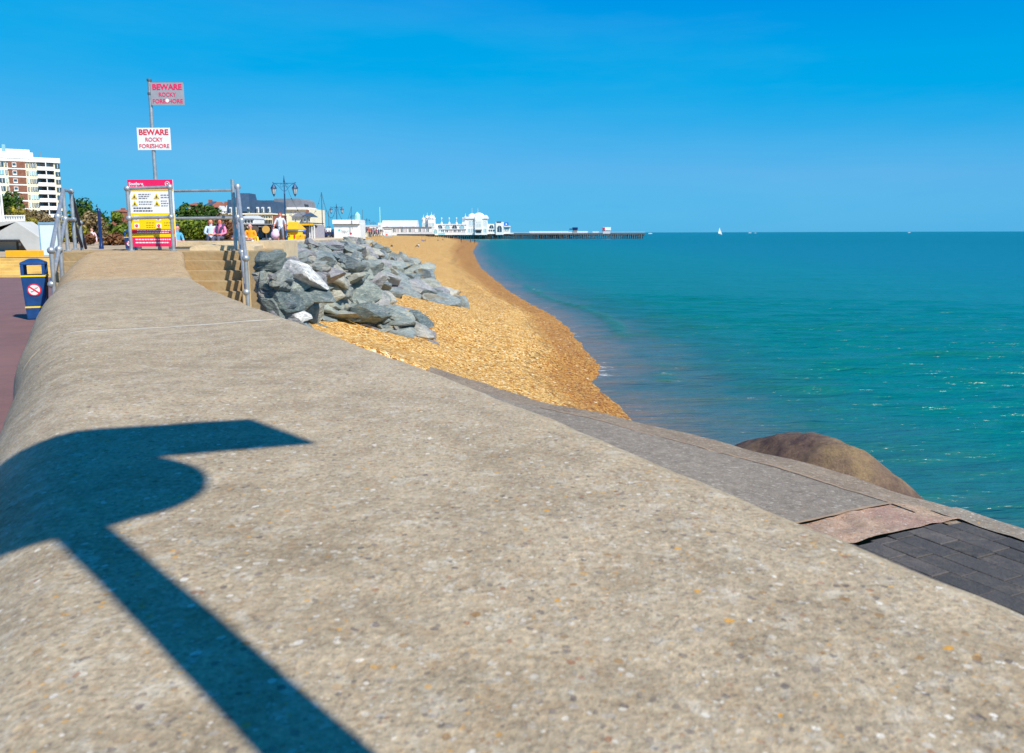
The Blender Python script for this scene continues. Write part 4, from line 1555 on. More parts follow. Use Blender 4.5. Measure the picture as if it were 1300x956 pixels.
# ================================================================== background
def foliage_mat(name, c1, c2, c3):
    m, nt, b = newmat(name)
    g = NT(nt)
    isl = g.n('ShaderNodeNewGeometry').outputs['Random Per Island']
    P = g.n('ShaderNodeNewGeometry').outputs['Position']
    c = g.ramp(isl, [(0, c1), (0.55, c2), (1, c3)])
    c = g.mix(0.6, c, g.ramp(g.noise(P, 0.8, 4).outputs['Fac'], [(0.35, (0.6, 0.62, 0.6)), (0.65, (1.3, 1.25, 1.1))]), 'MULTIPLY')
    nt.links.new(c, b.inputs['Base Color'])
    b.inputs['Roughness'].default_value = 0.7
    b.inputs['Specular IOR Level'].default_value = 0.2
    return m


FOL = {'dark': foliage_mat('dark_evergreen_leaves', lin(34, 58, 20), lin(52, 80, 26), lin(78, 104, 34)),
       'mid': foliage_mat('green_leaves', lin(64, 84, 26), lin(92, 112, 34), lin(130, 140, 46)),
       'olive': foliage_mat('olive_leaves', lin(104, 96, 34), lin(134, 126, 40), lin(164, 152, 52)),
       'red': foliage_mat('reddish_brown_twigs', lin(96, 62, 46), lin(124, 82, 60), lin(140, 112, 70)),
       'twig': foliage_mat('bare_brown_twigs', lin(92, 78, 56), lin(124, 106, 74), lin(150, 134, 98))}
M['bark'] = pmat('bark', lin(84, 70, 56), 0.9, 0.2, 4, 0.5, 20)


def tree(name, label, cat, x, y, zb, w, h, kind, seed, group=None, n=None, trunk=0.08, leaf=0.24, dep=0.7):
    r = random.Random(seed)
    root = empty(name, (x, y, zb))
    tag(root, label, cat, group)
    mb = MB()
    th = h * trunk
    mb.tube((0, 0, -0.2), (0.05 * w * r.uniform(-1, 1), 0, th + h * .15), 0.035 * h, 0.02 * h, n=7)
    for i in range(6):
        a = r.uniform(0, 6.28)
        mb.tube((0, 0, th * r.uniform(.3, 1)), (math.cos(a) * w * .33, math.sin(a) * w * .25, th + (h - th) * r.uniform(.3, .75)), 0.018 * h, 0.006 * h, n=5)
    mb.build('trunk', M['bark'], root)
    lobes = []
    for i in range(max(12, int(w * 3))):
        fx = r.uniform(-.5, .5)
        fz = r.uniform(0.05, 1)
        lim = math.sqrt(max(0.02, 1 - (2 * fx) ** 2)) 
        cz = th * .6 + (h - th * .6) * (0.12 + 0.72 * fz * lim)
        lobes.append((fx * w * .86, r.uniform(-.5, .5) * w * dep, cz, (h - th) * r.uniform(.16, .30) if h > w * .6 else h * r.uniform(.22, .36)))
    n = n or int(min(6500, 1500 + w * h * 90))
    vs, fs = [], []
    for i in range(n):
        lx, ly, lz, lr = r.choice(lobes)
        d = Vector((r.gauss(0, 1), r.gauss(0, 1), r.gauss(0, 1))).normalized()
        q = Vector((lx, ly, lz)) + d * lr * (r.random() ** 0.35) * (1 + 0.25 * r.random())
        if q.z < 0.05:
            q.z = r.uniform(0.05, .4)
        u = (d + Vector((r.gauss(0, .6), r.gauss(0, .6), r.gauss(0, .6)))).normalized()
        a = u.orthogonal().normalized()
        c = u.cross(a)
        s1, s2 = leaf * r.uniform(.5, 1.2), leaf * r.uniform(.3, .8)
        k = len(vs)
        vs += [q - a * s1, q - c * s2, q + a * s1, q + c * s2]
        fs.append((k, k + 1, k + 2, k + 3))
    mb = MB()
    mb.add(vs, fs)
    me = bpy.data.meshes.new('crown')
    me.from_pydata(mb.v, [], mb.f)
    me.materials.append(FOL[kind])
    o = bpy.data.objects.new('crown', me)
    COL.objects.link(o)
    o.parent = root
    return root


def tree_px(name, label, cat, x0, x1, ytop, Y, kind, seed, **k):
    a, b_ = at(x0, ytop, Y), at(x1, ytop, Y)
    zb = float(zprom(Y)) if Y > 31 else 3.68
    return tree(name, label, cat, (a.x + b_.x) / 2, Y, zb, b_.x - a.x, a.z - zb, kind, seed, **k)


tree_px('evergreen_tree', 'dense dark evergreen tree in front of the left side of the white tower block', 'tree', -12, 26, 241, 95, 'dark', 1)
tree_px('bushy_tree', 'brownish green bushy tree below the brick stripe of the tower block', 'tree', 14, 44, 258, 82, 'olive', 2, leaf=.2)
tree_px('bare_tree', 'brown leafless scrubby tree in front of the lower tower block balconies', 'tree', 32, 66, 264, 76, 'twig', 3, leaf=.16)
tree_px('yellow_shrub', 'yellow green shrub bank behind the slope of the concrete shelter', 'shrub', 26, 62, 276, 60, 'olive', 4, leaf=.16)
tree_px('evergreen_tree', 'rounded dark green pine between the left railing and the notice board', 'tree', 92, 128, 248, 88, 'dark', 5)
tree_px('bare_tree', 'grey brown leafless bush below the rounded dark green pine', 'shrub', 104, 130, 266, 62, 'twig', 6, leaf=.15)
tree_px('yellow_shrub', 'yellow green shrub seen through the left stair railing', 'shrub', 72, 116, 282, 50, 'olive', 7, leaf=.14)
tree_px('green_shrub', 'green shrub directly left of the notice board', 'shrub', 108, 168, 266, 64, 'mid', 8, leaf=.16)
tree_px('red_shrub', 'reddish brown low shrub at the left foot of the notice board', 'shrub', 112, 164, 292, 46, 'red', 9, leaf=.13)
tree_px('evergreen_tree', 'dark spreading pine just right of the notice board', 'tree', 218, 262, 257, 90, 'dark', 10)
tree_px('evergreen_tree', 'low dark pine below the grey roofed brick house', 'tree', 252, 290, 263, 86, 'dark', 11)
tree_px('green_shrub', 'green hedge seen through the guard railing behind the seated couple', 'hedge', 218, 284, 271, 62, 'mid', 12, leaf=.16)
tree_px('red_shrub', 'reddish brown hedge to the right behind the seated couple', 'hedge', 262, 306, 281, 54, 'red', 13, leaf=.14)
tree_px('green_shrub', 'dull green hedge behind the notice board and its red shrub', 'hedge', 150, 232, 280, 58, 'mid', 14, leaf=.16)
tree_px('twig_shrub', 'brown twiggy hedge above the reddish hedge right of the couple', 'hedge', 262, 312, 270, 66, 'twig', 15, leaf=.16)

# ------------------------------------------------------------------ tower block
def tower_block():
    Yb = 290.0
    px = Yb / 1000.0
    c = at(40, 260, Yb)
    root = empty('tower_block', (c.x, Yb, 3.6), R_(35))
    tag(root, 'white high-rise tower block with brown brick stripe and stacked balconies', 'tower block')

    def X(p):
        return (p - 40) * px * 0.90
    fl = 9.75 * px
    top = at(40, 200.5, Yb).z - 3.6
    nf = 12
    mb = MB()
    mb.box(X(-40), X(78), 0.6, 16, 0, top)
    mb.build('wall', M['cream'], root)
    mb = MB()
    mb.box(X(8), X(43), -0.2, 9, top - .3, top + 10 * px)
    mb.box(X(43), X(47), 1.0, 8, top - .3, top + 7 * px)
    mb.build('plant_room', M['white'], root)
    mb = MB()
    mb.box(X(11), X(15), -0.3, -0.18, top + 2, top + 2.3 + 2)
    mb.build('window', M['glasspale'], root)
    mb = MB()
    mb.tube((X(57), 4, top), (X(57), 4, top + 9 * px), .12, n=5)
    mb.build('aerial', M['grey'], root)
    mb = MB()
    mb.box(X(-42), X(79), 0.0, 16.6, top - 4.6 * px, top + .35)
    mb.build('roof_band', M['white'], root)
    for i in range(nf):
        z1 = top - 4.6 * px - i * fl
        z0 = z1 - fl
        if z0 < 0:
            break
        mb = MB()
        mb.box(X(16.5), X(36.5), 0.15, 1, z0 + .45, z1 - .02)
        mb.build('brick_panel', M['brick'], root)
        mb = MB()
        mb.box(X(16), X(37), 0.0, 1, z0, z0 + .44)
        mb.build('floor_band', M['white'], root)
        mb = MB()
        mb.box(X(21), X(26), -0.25, .6, z0 + .75, z1 - .5)
        f = mb.build('window_bay', M['white'], root)
        mb = MB()
        mb.box(X(21.6), X(25.4), -0.32, -.26, z0 + 1.3, z1 - .7)
        mb.build('pane', M['glass'], f)
        for a_, b_ in ((-30, -22), (-18, -8), (-5, 3.5), (5.0, 11.5), (13.0, 15.3), (37.8, 39.8), (41.2, 43.2), (44.0, 46.5), (47.2, 49.6)):
            mb = MB()
            mb.box(X(a_), X(b_), 0.35, .62, z0 + .85, z1 - .35)
            f = mb.build('window', M['glass'] if (i + int(a_)) % 3 else M['glasspale'], root)
            mb = MB()
            mb.box(X((a_ + b_) / 2) - .07, X((a_ + b_) / 2) + .07, 0.28, .34, z0 + .85, z1 - .35)
            mb.build('frame', M['white'], f)
        # balconies
        for a_, b_ in ((50.5, 60), (61.5, 70.5)):
            mb = MB()
            mb.box(X(a_), X(b_), 0.45, .64, z0 + .3, z1 - .1)
            f = mb.build('balcony_opening', M['dark'], root)
            mb = MB()
            mb.box(X(a_) + .1, X(a_ + 3.6), 0.36, .44, z0 + .3, z1 - .45)
            mb.build('pane', M['glass'], f)
            mb = MB()
            mb.box(X(a_ - .4), X(b_ + .4), -1.2, -1.05, z0 - .12, z0 + 1.25)
            mb.box(X(a_ - .4), X(b_ + .4), -1.05, .45, z0 - .12, z0 + .08)
            mb.build('balcony', M['white'], root)
        mb = MB()
        mb.box(X(60.2), X(61.3), -1.0, .45, z0 + .1, z1 - .14)
        mb.build('balcony_divider', M['white'], root)
        mb = MB()
        mb.box(X(72.5), X(78.1), 0.3, .62, z0 + .9, z1 - .35)
        f = mb.build('window', M['glass'], root)
        mb = MB()
        mb.box(X(75.2), X(75.6), 0.24, .29, z0 + .9, z1 - .35)
        mb.build('frame', M['white'], f)


tower_block()


# ------------------------------------------------------------------ concrete shelter at the left edge
def shelter():
    Y0 = 37.0
    c = at(0, 318, Y0)
    root = empty('concrete_shelter', (c.x, Y0, 3.68))
    tag(root, 'grey sloping concrete shelter with dark doorways behind the golden wall', 'shelter')

    def x(p):
        return at(p, 300, Y0).x - c.x

    def z(p):
        return at(10, p, Y0).z - 3.68
    mb = MB()
    mb.prism([(x(-60), -.1), (x(-60), z(281)), (x(22), z(281)), (x(53), z(303)), (x(53), -.1), (x(36), -.1), (x(24), z(304.5)), (x(-60), z(304.5))], 0, 1.3)
    mb.build('sloping_roof', M['shelterc'], root, bevel=0.03)
    mb = MB()
    mb.box(x(-60), x(36), 0.9, 1.2, -.1, z(304))
    mb.build('back_wall', M['grey'], root)
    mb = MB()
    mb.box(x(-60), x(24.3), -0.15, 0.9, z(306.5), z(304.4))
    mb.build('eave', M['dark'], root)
    mb = MB()
    mb.box(x(9), x(23.5), 0.82, .89, 0, z(307))
    d = mb.build('door', pmat('pinkish_brick', lin(184, 142, 120), .9, .12, 4), root)
    mb = MB()
    mb.box(x(10), x(13), 0.76, .81, z(312), z(308.5))
    mb.build('door_sign', M['white'], d)
    mb = MB()
    mb.box(x(-20), x(6), 0.80, .89, 0, z(307))
    mb.build('grey_panel', M['shelterc'], root)
    # white balustrade on top
    b = empty('balustrade', (c.x, Y0 + 1.0, 3.68 + z(281)))
    tag(b, 'white balustrade on top of the concrete shelter', 'balustrade')
    hh = z(272.5) - z(281)
    mb = MB()
    mb.box(x(-60), x(16.5), -.06, .06, hh - .06, hh)
    mb.build('rail', M['white'], b)
    mb = MB()
    mb.box(x(-60), x(16.5), -.04, .04, .02, .09)
    mb.build('rail', M['white'], b)
    for i in range(12):
        p = 16 - i * 3.2
        mb = MB()
        mb.box(x(p) - .03, x(p) + .03, -.03, .03, 0.091, hh - .061)
        mb.build('baluster', M['white'], b)
    for i, (pp, lab) in enumerate(((1.2, 'thin white flagpole with a dark banner at the left edge of the photo'), (4.4, 'thin white flagpole just right of the one with the dark banner'))):
        f = empty('flagpole', (at(pp, 281, Y0 + .6).x, Y0 + .6, 3.68 + z(281) - .0))
        tag(f, lab, 'flagpole')
        mb = MB()
        h1 = (at(pp, 205 if i == 0 else 232, Y0 + .6).z - 3.68 - z(281))
        mb.tube((0, 0, 0), (0, 0, h1), .05, .035, n=8)
        mb.build('pole', M['white'], f, smooth=True)
        if i == 0:
            mb = MB()
            mb.box(-.22, -.04, -.01, .01, h1 - 1.1, h1 - .1)
            mb.build('banner', M['carblue'], f)


shelter()

# pale blue notice board by the terrace
a, b_ = at(52.5, 322, 33), at(75, 283, 33)
nb2 = empty('display_board', (a.x, 33, 3.68))
tag(nb2, 'blank pale blue display board with a blue frame beyond the litter bin', 'display board')
w_, h_ = b_.x - a.x, b_.z - 3.68
mb = MB()
mb.box(.04, w_ - .04, -.02, .02, .06, h_ - .05)
mb.build('panel', M['palepanel'], nb2)
mb = MB()
mb.box(0, w_, -.05, .05, h_ - .0499, h_ + .03)
mb.box(0, .0399, -.05, .05, 0, h_ - .05)
mb.box(w_ - .0399, w_, -.05, .05, 0, h_ - .05)
mb.box(.04, w_ - .04, -.05, .05, 0, .0599)
mb.build('frame', M['skyframe'], nb2)


# ------------------------------------------------------------------ lamps and festoon masts
def make_lamp():
    root = empty('street_lamp')
    H = 5.1
    mb = MB()
    mb.lathe([(.20, 0), (.20, .12), (.13, .2), (.12, .75), (.15, .8), (.09, .9), (.075, 2.4), (.095, 2.45), (.06, 2.5), (.05, 4.1), (.07, 4.15), (.04, 4.2), (.035, H - .1), (.06, H - .05), (.01, H + .45)], 12)
    mb.build('post', M['lampblue'], root, smooth=True)
    mb = MB()
    for s in (-1, 1):
        mb.tube((0, 0, 4.95), (s * .86, 0, 4.95), .022, n=6)
        pr = Vector((s * .05, 0, 4.35))
        for i in range(1, 9):
            t = i / 8
            q = Vector((s * (.05 + .68 * t), 0, 4.35 + .55 * math.sin(t * math.pi / 2) ** 1.4))
            mb.tube(pr, q, .016, n=5)
            pr = q
        for i in range(10):
            a0, a1 = i / 10 * 6.28, (i + 1) / 10 * 6.28
            mb.tube((s * .2 + .12 * math.cos(a0), 0, 4.78 + .12 * math.sin(a0)), (s * .2 + .12 * math.cos(a1), 0, 4.78 + .12 * math.sin(a1)), .012, n=5)
        mb.ball((s * .86, 0, 5.0), .045, 8, 6)
    mb.build('bracket', M['lampblue'], root)
    for s in (-1, 1):
        c = (s * .82, 0, 0)
        mb = MB()
        mb.lathe([(.03, 4.92), (.10, 4.82), (.24, 4.60), (.25, 4.55), (.05, 4.549)], 8, c)
        hd = mb.build('lantern', M['lampblue'], root)
        mb = MB()
        mb.lathe([(.20, 4.547), (.10, 4.13)], 8, c)
        mb.build('lantern_glass', M['lampglass'], hd)
        mb = MB()
        mb.lathe([(.11, 4.13), (.09, 4.08), (.01, 3.92)], 8, c)
        for i in range(6):
            a_ = i / 6 * 6.28
            mb.tube((c[0] + .205 * math.cos(a_), .205 * math.sin(a_), 4.547), (c[0] + .105 * math.cos(a_), .105 * math.sin(a_), 4.12), .012, n=4)
        mb.build('lantern_cage', M['lampblue'], hd)
    return root


lamp0 = make_lamp()
lamps = [(363, 62, 'nearest blue twin-lantern lamp post beside the standing man'), (428, 120, 'blue twin-lantern lamp post rising behind the white kiosk'),
         (451, 178, 'distant twin-lantern lamp post at the right end of the white kiosk'), (466, 236, 'far twin-lantern lamp post beyond the white kiosk over the crowd'),
         (474, 300, 'farthest small lamp post in the row along the promenade')]
tops = []
for i, (x, Y, lb) in enumerate(lamps):
    o = lamp0 if i == 0 else copy_tree(lamp0)
    p = at(x, 290, Y)
    zt = at(x, 295.5 - (80 - 10.5) * 62 / Y, Y).z
    o.location = (p.x, Y, zt - 5.35)
    tag(o, lb, 'street lamp', 'twin-lantern lamp posts along the promenade')
    tops.append(Vector((p.x, Y, zt)))
masts = [(408, 95, 244, 'tall thin grey mast carrying festoon cables between the yellow kiosk and white kiosk'), (417, 140, 268, 'shorter thin mast behind the tall grey festoon mast'), (396, 130, 290, None),
         (446, 150, 262, 'thin mast rising behind the middle of the white kiosk'), (460, 200, 266, 'thin mast right of the white kiosk'), (482, 430, 263, 'pale tall pole left of the long grey-roofed pavilion')]
mt = []
for x, Y, yt, lb in masts:
    if not lb:
        continue
    p = at(x, yt, Y)
    mb = MB()
    mb.tube((0, 0, 0), (0, 0, p.z - 3.9), .07 * (1 if Y < 300 else 4), .05 * (1 if Y < 300 else 4), n=6)
    o = mb.build('mast', M['galvdark'] if Y < 300 else M['mint'], None)
    o.location = (p.x, Y, 3.9)
    tag(o, lb, 'mast')
    mt.append(p)


def cable(a, b_, sag, lab, r=.012):
    mb = MB()
    pr = a
    for i in range(1, 17):
        t = i / 16
        q = a.lerp(b_, t)
        q.z -= sag * 4 * t * (1 - t)
        mb.tube(pr, q, r, n=4, caps=False)
        if i < 16 and i % 2 == 0:
            mb.ball(tuple(q - Vector((0, 0, .07))), .05, 6, 4)
        pr = q
    o = mb.build('festoon_cable', M['dark'], None)
    tag(o, lab, 'cable')


cable(tops[0] - Vector((0, 0, .1)), mt[0], 3.0, 'sagging festoon light cable from the nearest lamp post to the tall mast')
cable(mt[0], tops[1] - Vector((0, 0, .1)), 2.4, 'sagging festoon light cable from the tall mast to the lamp post behind the white kiosk', .022)
cable(tops[1] - Vector((0, 0, .2)), mt[2] if len(mt) > 2 else tops[2], 2.6, 'sagging festoon light cable above the white kiosk roof', .028)
cable(tops[2], tops[3], 2.6, 'distant sagging festoon cable right of the white kiosk', .035)


# ------------------------------------------------------------------ buildings on the promenade
class Bld:
    def __init__(s, name, label, cat, Y, x0, zb=None, rz=0):
        s.Y = Y
        s.c = at(x0, 290, Y)
        s.zb = float(zprom(Y)) if zb is None else zb
        s.o = empty(name, (s.c.x, Y, s.zb), rz)
        tag(s.o, label, cat)

    def x(s, p):
        return at(p, 290, s.Y).x - s.c.x

    def z(s, p):
        return at(500, p, s.Y).z - s.zb

    def box(s, name, x0, x1, yt, yb, d0, d1, mat, parent=None, bevel=0):
        mb = MB()
        z0 = s.z(yb) if yb is not None else -.1
        mb.box(s.x(x0), s.x(x1), d0, d1, z0, s.z(yt))
        return mb.build(name, mat, parent or s.o, bevel=bevel)

    def roof(s, name, x0, x1, xr0, xr1, ye, yr, d0, d1, mat, parent=None):
        """hipped / gabled roof: eaves x0..x1 at ye, ridge xr0..xr1 at yr"""
        a, b_, c, d, e, f = s.x(x0), s.x(x1), s.x(xr0), s.x(xr1), s.z(ye), s.z(yr)
        m = (d0 + d1) / 2
        mb = MB()
        mb.add([(a, d0, e), (b_, d0, e), (b_, d1, e), (a, d1, e), (c, m, f), (d, m, f)], [(0, 1, 5, 4), (1, 2, 5), (2, 3, 4, 5), (3, 0, 4), (0, 3, 2, 1)])
        return mb.build(name, mat, parent or s.o)

    def win(s, x0, x1, yt, yb, d, mat='glass', fr='white', bars=1):
        w = s.box('window', x0, x1, yt, yb, d - .06, d, M[mat])
        mb = MB()
        t = .05 * s.Y / 80
        X0, X1, Z0, Z1 = s.x(x0), s.x(x1), s.z(yb), s.z(yt)
        for i in range(bars + 2):
            xx = X0 + (X1 - X0) * i / (bars + 1)
            mb.box(xx - t / 2, xx + t / 2, d - .10, d - .061, Z0 + t / 2 + .001, Z1 - t / 2 - .001)
        for zz in (Z0, Z1):
            mb.box(X0 - t / 2, X1 + t / 2, d - .10, d - .061, zz - t / 2, zz + t / 2)
        mb.build('frame', M[fr], w)
        return w


# cafe with veranda
B = Bld('cafe_building', 'dark fronted seafront cafe with posts and round brown parasols', 'cafe', 78, 308)
B.box('wall', 308, 349, 287.4, None, 1.6, 6, M['dark'])
B.box('flat_roof', 306.5, 349.5, 284.4, 286.6, -1.2, 6.2, M['carblue'])
B.box('fascia', 306.2, 349.8, 283.7, 285.2, -1.35, -1.22, M['grey'])
for xx in (310.5, 320.5, 330.5, 341, 348.5):
    B.box('post', xx - .35, xx + .35, 286.7, None, -1.0, -.7, M['lampblue'])
for xx in (314, 325, 336, 344.5):
    B.win(xx - 2.6, xx + 2.6, 290.5, 301, 1.58, 'glass', 'grey', 1)
B.box('counter', 333, 342, 301.6, None, -.2, .5, M['white'])
for i, xx in enumerate((324, 338)):
    um = empty('parasol', (at(xx, 290, 76.5).x, 76.4, zprom(76)))
    tag(um, ('left', 'right')[i] + ' of the two round tan parasols under the dark cafe veranda', 'parasol')
    mb = MB()
    mb.tube((0, 0, 0), (0, 0, 1.3), .03, n=6)
    mb.build('pole', M['timber'], um)
    mb = MB()
    mb.tube((0, -.05, 1.0), (0, .05, 1.0), .36, n=20)
    mb.build('canopy', M['ochre'] if i else M['timber'], um)

# upstairs white veranda left of the red brick house
B = Bld('white_pavilion', 'small white glazed veranda house above the cafe left end', 'house', 120, 308)
B.box('wall', 305, 323, 277, None, 0, 5, M['white'])
B.roof('roof', 303.5, 324, 306, 322, 277, 272.5, -.5, 5.5, M['palegrey'])
for i in range(4):
    B.win(307 + i * 4, 310 + i * 4, 278.5, 283, 0, 'glass', 'white', 0)

# dark mansard block
B = Bld('mansard_house', 'large brick house with a dark slate mansard roof and corner tower', 'house', 165, 290)
B.box('wall', 288, 346, 272, None, 0, 12, M['redbrick'])
B.box('gutter', 286.8, 347, 270.2, 272, -.5, 12.3, M['cream'])
mb = MB()
mb.prism([(B.x(287.5), B.z(270.2)), (B.x(346.5), B.z(270.2)), (B.x(344.5), B.z(254.5)), (B.x(318), B.z(253)), (B.x(290), B.z(253))], .4, 11)
mb.build('roof', M['slate'], B.o)
mb = MB()
mb.add([(B.x(303), -.2, B.z(268)), (B.x(319.5), -.2, B.z(268)), (B.x(319.5), 6, B.z(268)), (B.x(303), 6, B.z(268)), (B.x(305), .6, B.z(244.5)), (B.x(316.5), .6, B.z(244.5)), (B.x(316.5), 5, B.z(244.5)), (B.x(305), 5, B.z(244.5))],
       [(0, 1, 5, 4), (1, 2, 6, 5), (2, 3, 7, 6), (3, 0, 4, 7), (4, 5, 6, 7)])
mb.build('tower_roof', M['slate'], B.o)
for xx in (294, 300, 316.5, 328, 334.5, 342.5):
    d_ = B.box('dormer', xx - 1.3, xx + 1.3, 262.4, 269.4, -.1, 1.5, M['white'])
    B.box('pane', xx - .7, xx + .7, 264, 269, -.2, -.12, M['glass'], d_)
for i, xx in enumerate((325, 331.5, 338, 344)):
    B.win(xx - 2.3, xx + 2.3, 273.5, 284, 0, 'glass', 'cream', 1)
    B.box('balcony', xx - 2.6, xx + 2.6, 276.6, 278.8, -.9, -.2, M['cream'])
B.box('chimney', 292, 294, 249, 254, 4, 6, M['redbrick'])

# big grey roof
B = Bld('grey_roofed_house', 'tall cream house with a big plain grey roof behind the nearest lamp post', 'house', 175, 345)
B.box('wall', 343, 394, 264.5, None, 0, 14, M['cream'])
mb = MB()
mb.prism([(B.x(345), B.z(264.5)), (B.x(384), B.z(264.5)), (B.x(382), B.z(254)), (B.x(380), B.z(251.5)), (B.x(348), B.z(251.5))], 1, 13)
mb.build('roof', M['greyroof'], B.o)
B.box('parapet', 366, 392, 262.8, 265.8, -.6, 8, M['white'])
B.box('side_house', 334, 346.5, 253.5, 261, 2, 8, M['slate'])
B.box('top_dormer', 344, 354.5, 259.6, 265, -.3, 3, M['ochre'])
B.box('chimney', 381, 384, 258.5, 264, 3, 6, M['dark'])
for xx in (349, 353.5, 362, 370, 376):
    B.win(xx - 1.3, xx + 1.3, 267.5, 272.5, 0, 'glass', 'white', 1)
for xx in (349, 355, 362):
    B.win(xx - 1.3, xx + 1.3, 276, 281, 0, 'glass', 'white', 1)

B = Bld('cream_house', 'small cream house with a mauve grey pitched roof above the yellow kiosk', 'house', 150, 372)
B.box('wall', 371, 395.5, 274.5, None, 0, 9, M['cream'])
B.roof('roof', 370, 389, 373, 388, 274.8, 268.5, -.5, 9, M['greyroof'])
B.roof('roof', 386, 396, 388, 394, 274.5, 270, -1.5, 5, M['slate'])
B.box('bay', 387, 391, 274.5, 280, -.8, 1, M['white'])
for xx in (376, 383, 389, 393.5):
    B.win(xx - 1, xx + 1, 277.5, 281.5, -.0 if xx < 386 or xx > 391 else -.8, 'glass', 'white', 0)
B.box('chimney', 384.4, 385.6, 265.5, 270, 3, 4.5, M['redbrick'])

B = Bld('brick_house', 'brick house with a grey and orange roof over the hedge behind the couple', 'house', 210, 258)
B.box('wall', 257, 275, 262.5, None, 0, 12, M['redbrick'])
B.roof('roof', 256, 267.5, 259.5, 266, 262.6, 254, -.4, 12, M['slate'])
B.roof('roof', 266, 276, 267, 273, 262.6, 254.5, -.4, 12, M['redbrick'])
B.box('chimney', 259, 261, 251.8, 256, 4, 6, M['redbrick'])
B.win(263, 265, 264, 267, 0)
B.win(269, 271.5, 264, 267, 0)
B = Bld('gabled_house', 'white gabled house with a brick chimney left of the right stair railing', 'house', 185, 280)
for i, (gx0, gx1, yt) in enumerate(((277, 284, 260.5), (285, 291, 260), (289.5, 297, 262))):
    B.box('wall', gx0, gx1, 267.5, None, i * .8, 9, M['white'])
    mb = MB()
    mb.prism([(B.x(gx0 - .5), B.z(267.5)), (B.x(gx1 + .5), B.z(267.5)), (B.x((gx0 + gx1) / 2), B.z(yt))], i * .8 - .2, 9)
    mb.build('gable_roof', M['white'] if i else M['palegrey'], B.o)
    B.win((gx0 + gx1) / 2 - 1, (gx0 + gx1) / 2 + 1, 269, 273.5, i * .8 - .01)
B.box('chimney', 280.5, 283.5, 254.5, 262, 3, 5, M['redbrick'])
B = Bld('low_brick_house', 'low distant brick roofed house left of the notice board', 'house', 190, 145)
B.box('wall', 142, 154, 267.5, None, 0, 9, M['redbrick'])
B.roof('roof', 141, 155, 144, 152, 267.6, 264.6, -.4, 9, M['redbrick'])
B.box('chimney', 147, 148.4, 262.5, 266, 3, 5, M['redbrick'])
B.win(147, 149, 270, 273, 0)
B = Bld('low_roof_house', 'barely visible orange roofed house above the dark spreading pine', 'house', 200, 238)
B.box('wall', 239, 247, 260, None, 0, 8, M['redbrick'])
B.roof('roof', 238.5, 247.5, 241, 245.5, 260, 255.8, -.4, 8, M['redbrick'])
B.win(241, 243, 261, 264, 0)

# yellow hut
B = Bld('yellow_hut', 'yellow beach hut kiosk with a golden hipped roof and white band behind the lamp post', 'kiosk', 82, 361)
B.box('wall', 361.5, 378.5, 292.6, None, 0, 2.4, M['yell'])
B.roof('roof', 359.5, 380, 363, 374.5, 290.8, 281, -.4, 2.8, M['gold'])
B.box('white_band', 360.5, 379.5, 290.8, 292.7, -.25, 2.5, M['white'])
B.box('side_panel', 355.5, 361.4, 293, None, .2, 2.2, pmat('orange_red_board', lin(206, 92, 40), .6, .1, 3))
B.box('signboard', 363, 377, 293.2, 295.2, -.06, -.002, M['gold'])
B.win(365, 368, 296.5, 299, 0, 'dark', 'gold', 0)
B.box('menu_board', 373, 374.5, 297.5, 302, -.08, -.01, M['red'])
# kiosk with orange fascia
B = Bld('flat_roofed_kiosk', 'flat roofed seafront kiosk with an orange yellow fascia and grey shutters', 'kiosk', 88, 375)
B.box('wall', 376.5, 401, 284.8, None, .8, 4, M['shut'])
B.box('roof', 373, 400.5, 282.6, 283.5, -1.1, 4.2, M['dark'])
B.box('fascia', 372.8, 400.8, 283.52, 286.0, -1.15, -.95, M['gold'])
B.box('painted_shadow_strip', 376.6, 401, 286.1, 287.4, .68, .78, M['dark'])  # dark strip painted as the shade under the roof overhang
for xx in (376.6, 386, 394.6, 397.3, 400.4):
    B.box('column', xx - .45, xx + .45, 286.05, None, -.6, -.35, M['white'])
for xx in (388, 390, 392, 394):
    B.box('shutter', xx - .8, xx + .8, 288.5, 299.5, .70, .79, M['shut'])
B.box('poster', 377.8, 380.2, 289.5, 291.6, .70, .79, M['white'])
B.box('poster', 381.5, 384.5, 290, 292.5, .70, .79, M['white'])
B.box('door', 377.5, 379.5, 294, 299.5, .70, .79, M['palepanel'])
# blue parasol and yellow board
um = empty('blue_parasol', (at(383.5, 290, 84).x, 84, zprom(84)))
tag(um, 'small bright blue parasol in front of the flat roofed kiosk', 'parasol')
mb = MB()
mb.tube((0, 0, 0), (0, 0, 1.05), .03, n=6)
mb.build('pole', M['grey'], um)
mb = MB()
mb.lathe([(.42, .78), (.40, .84), (.2, 1.0), (.02, 1.08)], 8)
mb.build('canopy', M['bluetent'], um)
mb = MB()
mb.box(-.24, .24, -.12, .12, .3, .75)
o = mb.build('windbreak', M['bluetent'], um)
mb = MB()
mb.prism([(0, 0), (.72, 0), (.86, .42), (.78, .52), (.3, .46), (0, .36)], -.3, .3)
o = mb.build('inflatable', M['gold'], None, bevel=.08)
o.location = (at(377, 300, 80).x, 80, zprom(80))
tag(o, 'orange yellow inflatable boat shape lying under the blue parasol', 'inflatable boat')


# plain blue post left of the board
p_ = at(127, 290, 40)
mb = MB()
mb.lathe([(.11, -.1), (.11, .25), (.075, .3), (.075, 1.85), (.10, 1.9), (.09, 2.0), (.02, 2.12)], 12)
o = mb.build('bollard_post', M['carblue'], None, smooth=True)
o.location = (p_.x, 40, 3.75)
tag(o, 'dark blue waymarker post standing left of the notice board before the shrubs', 'post')


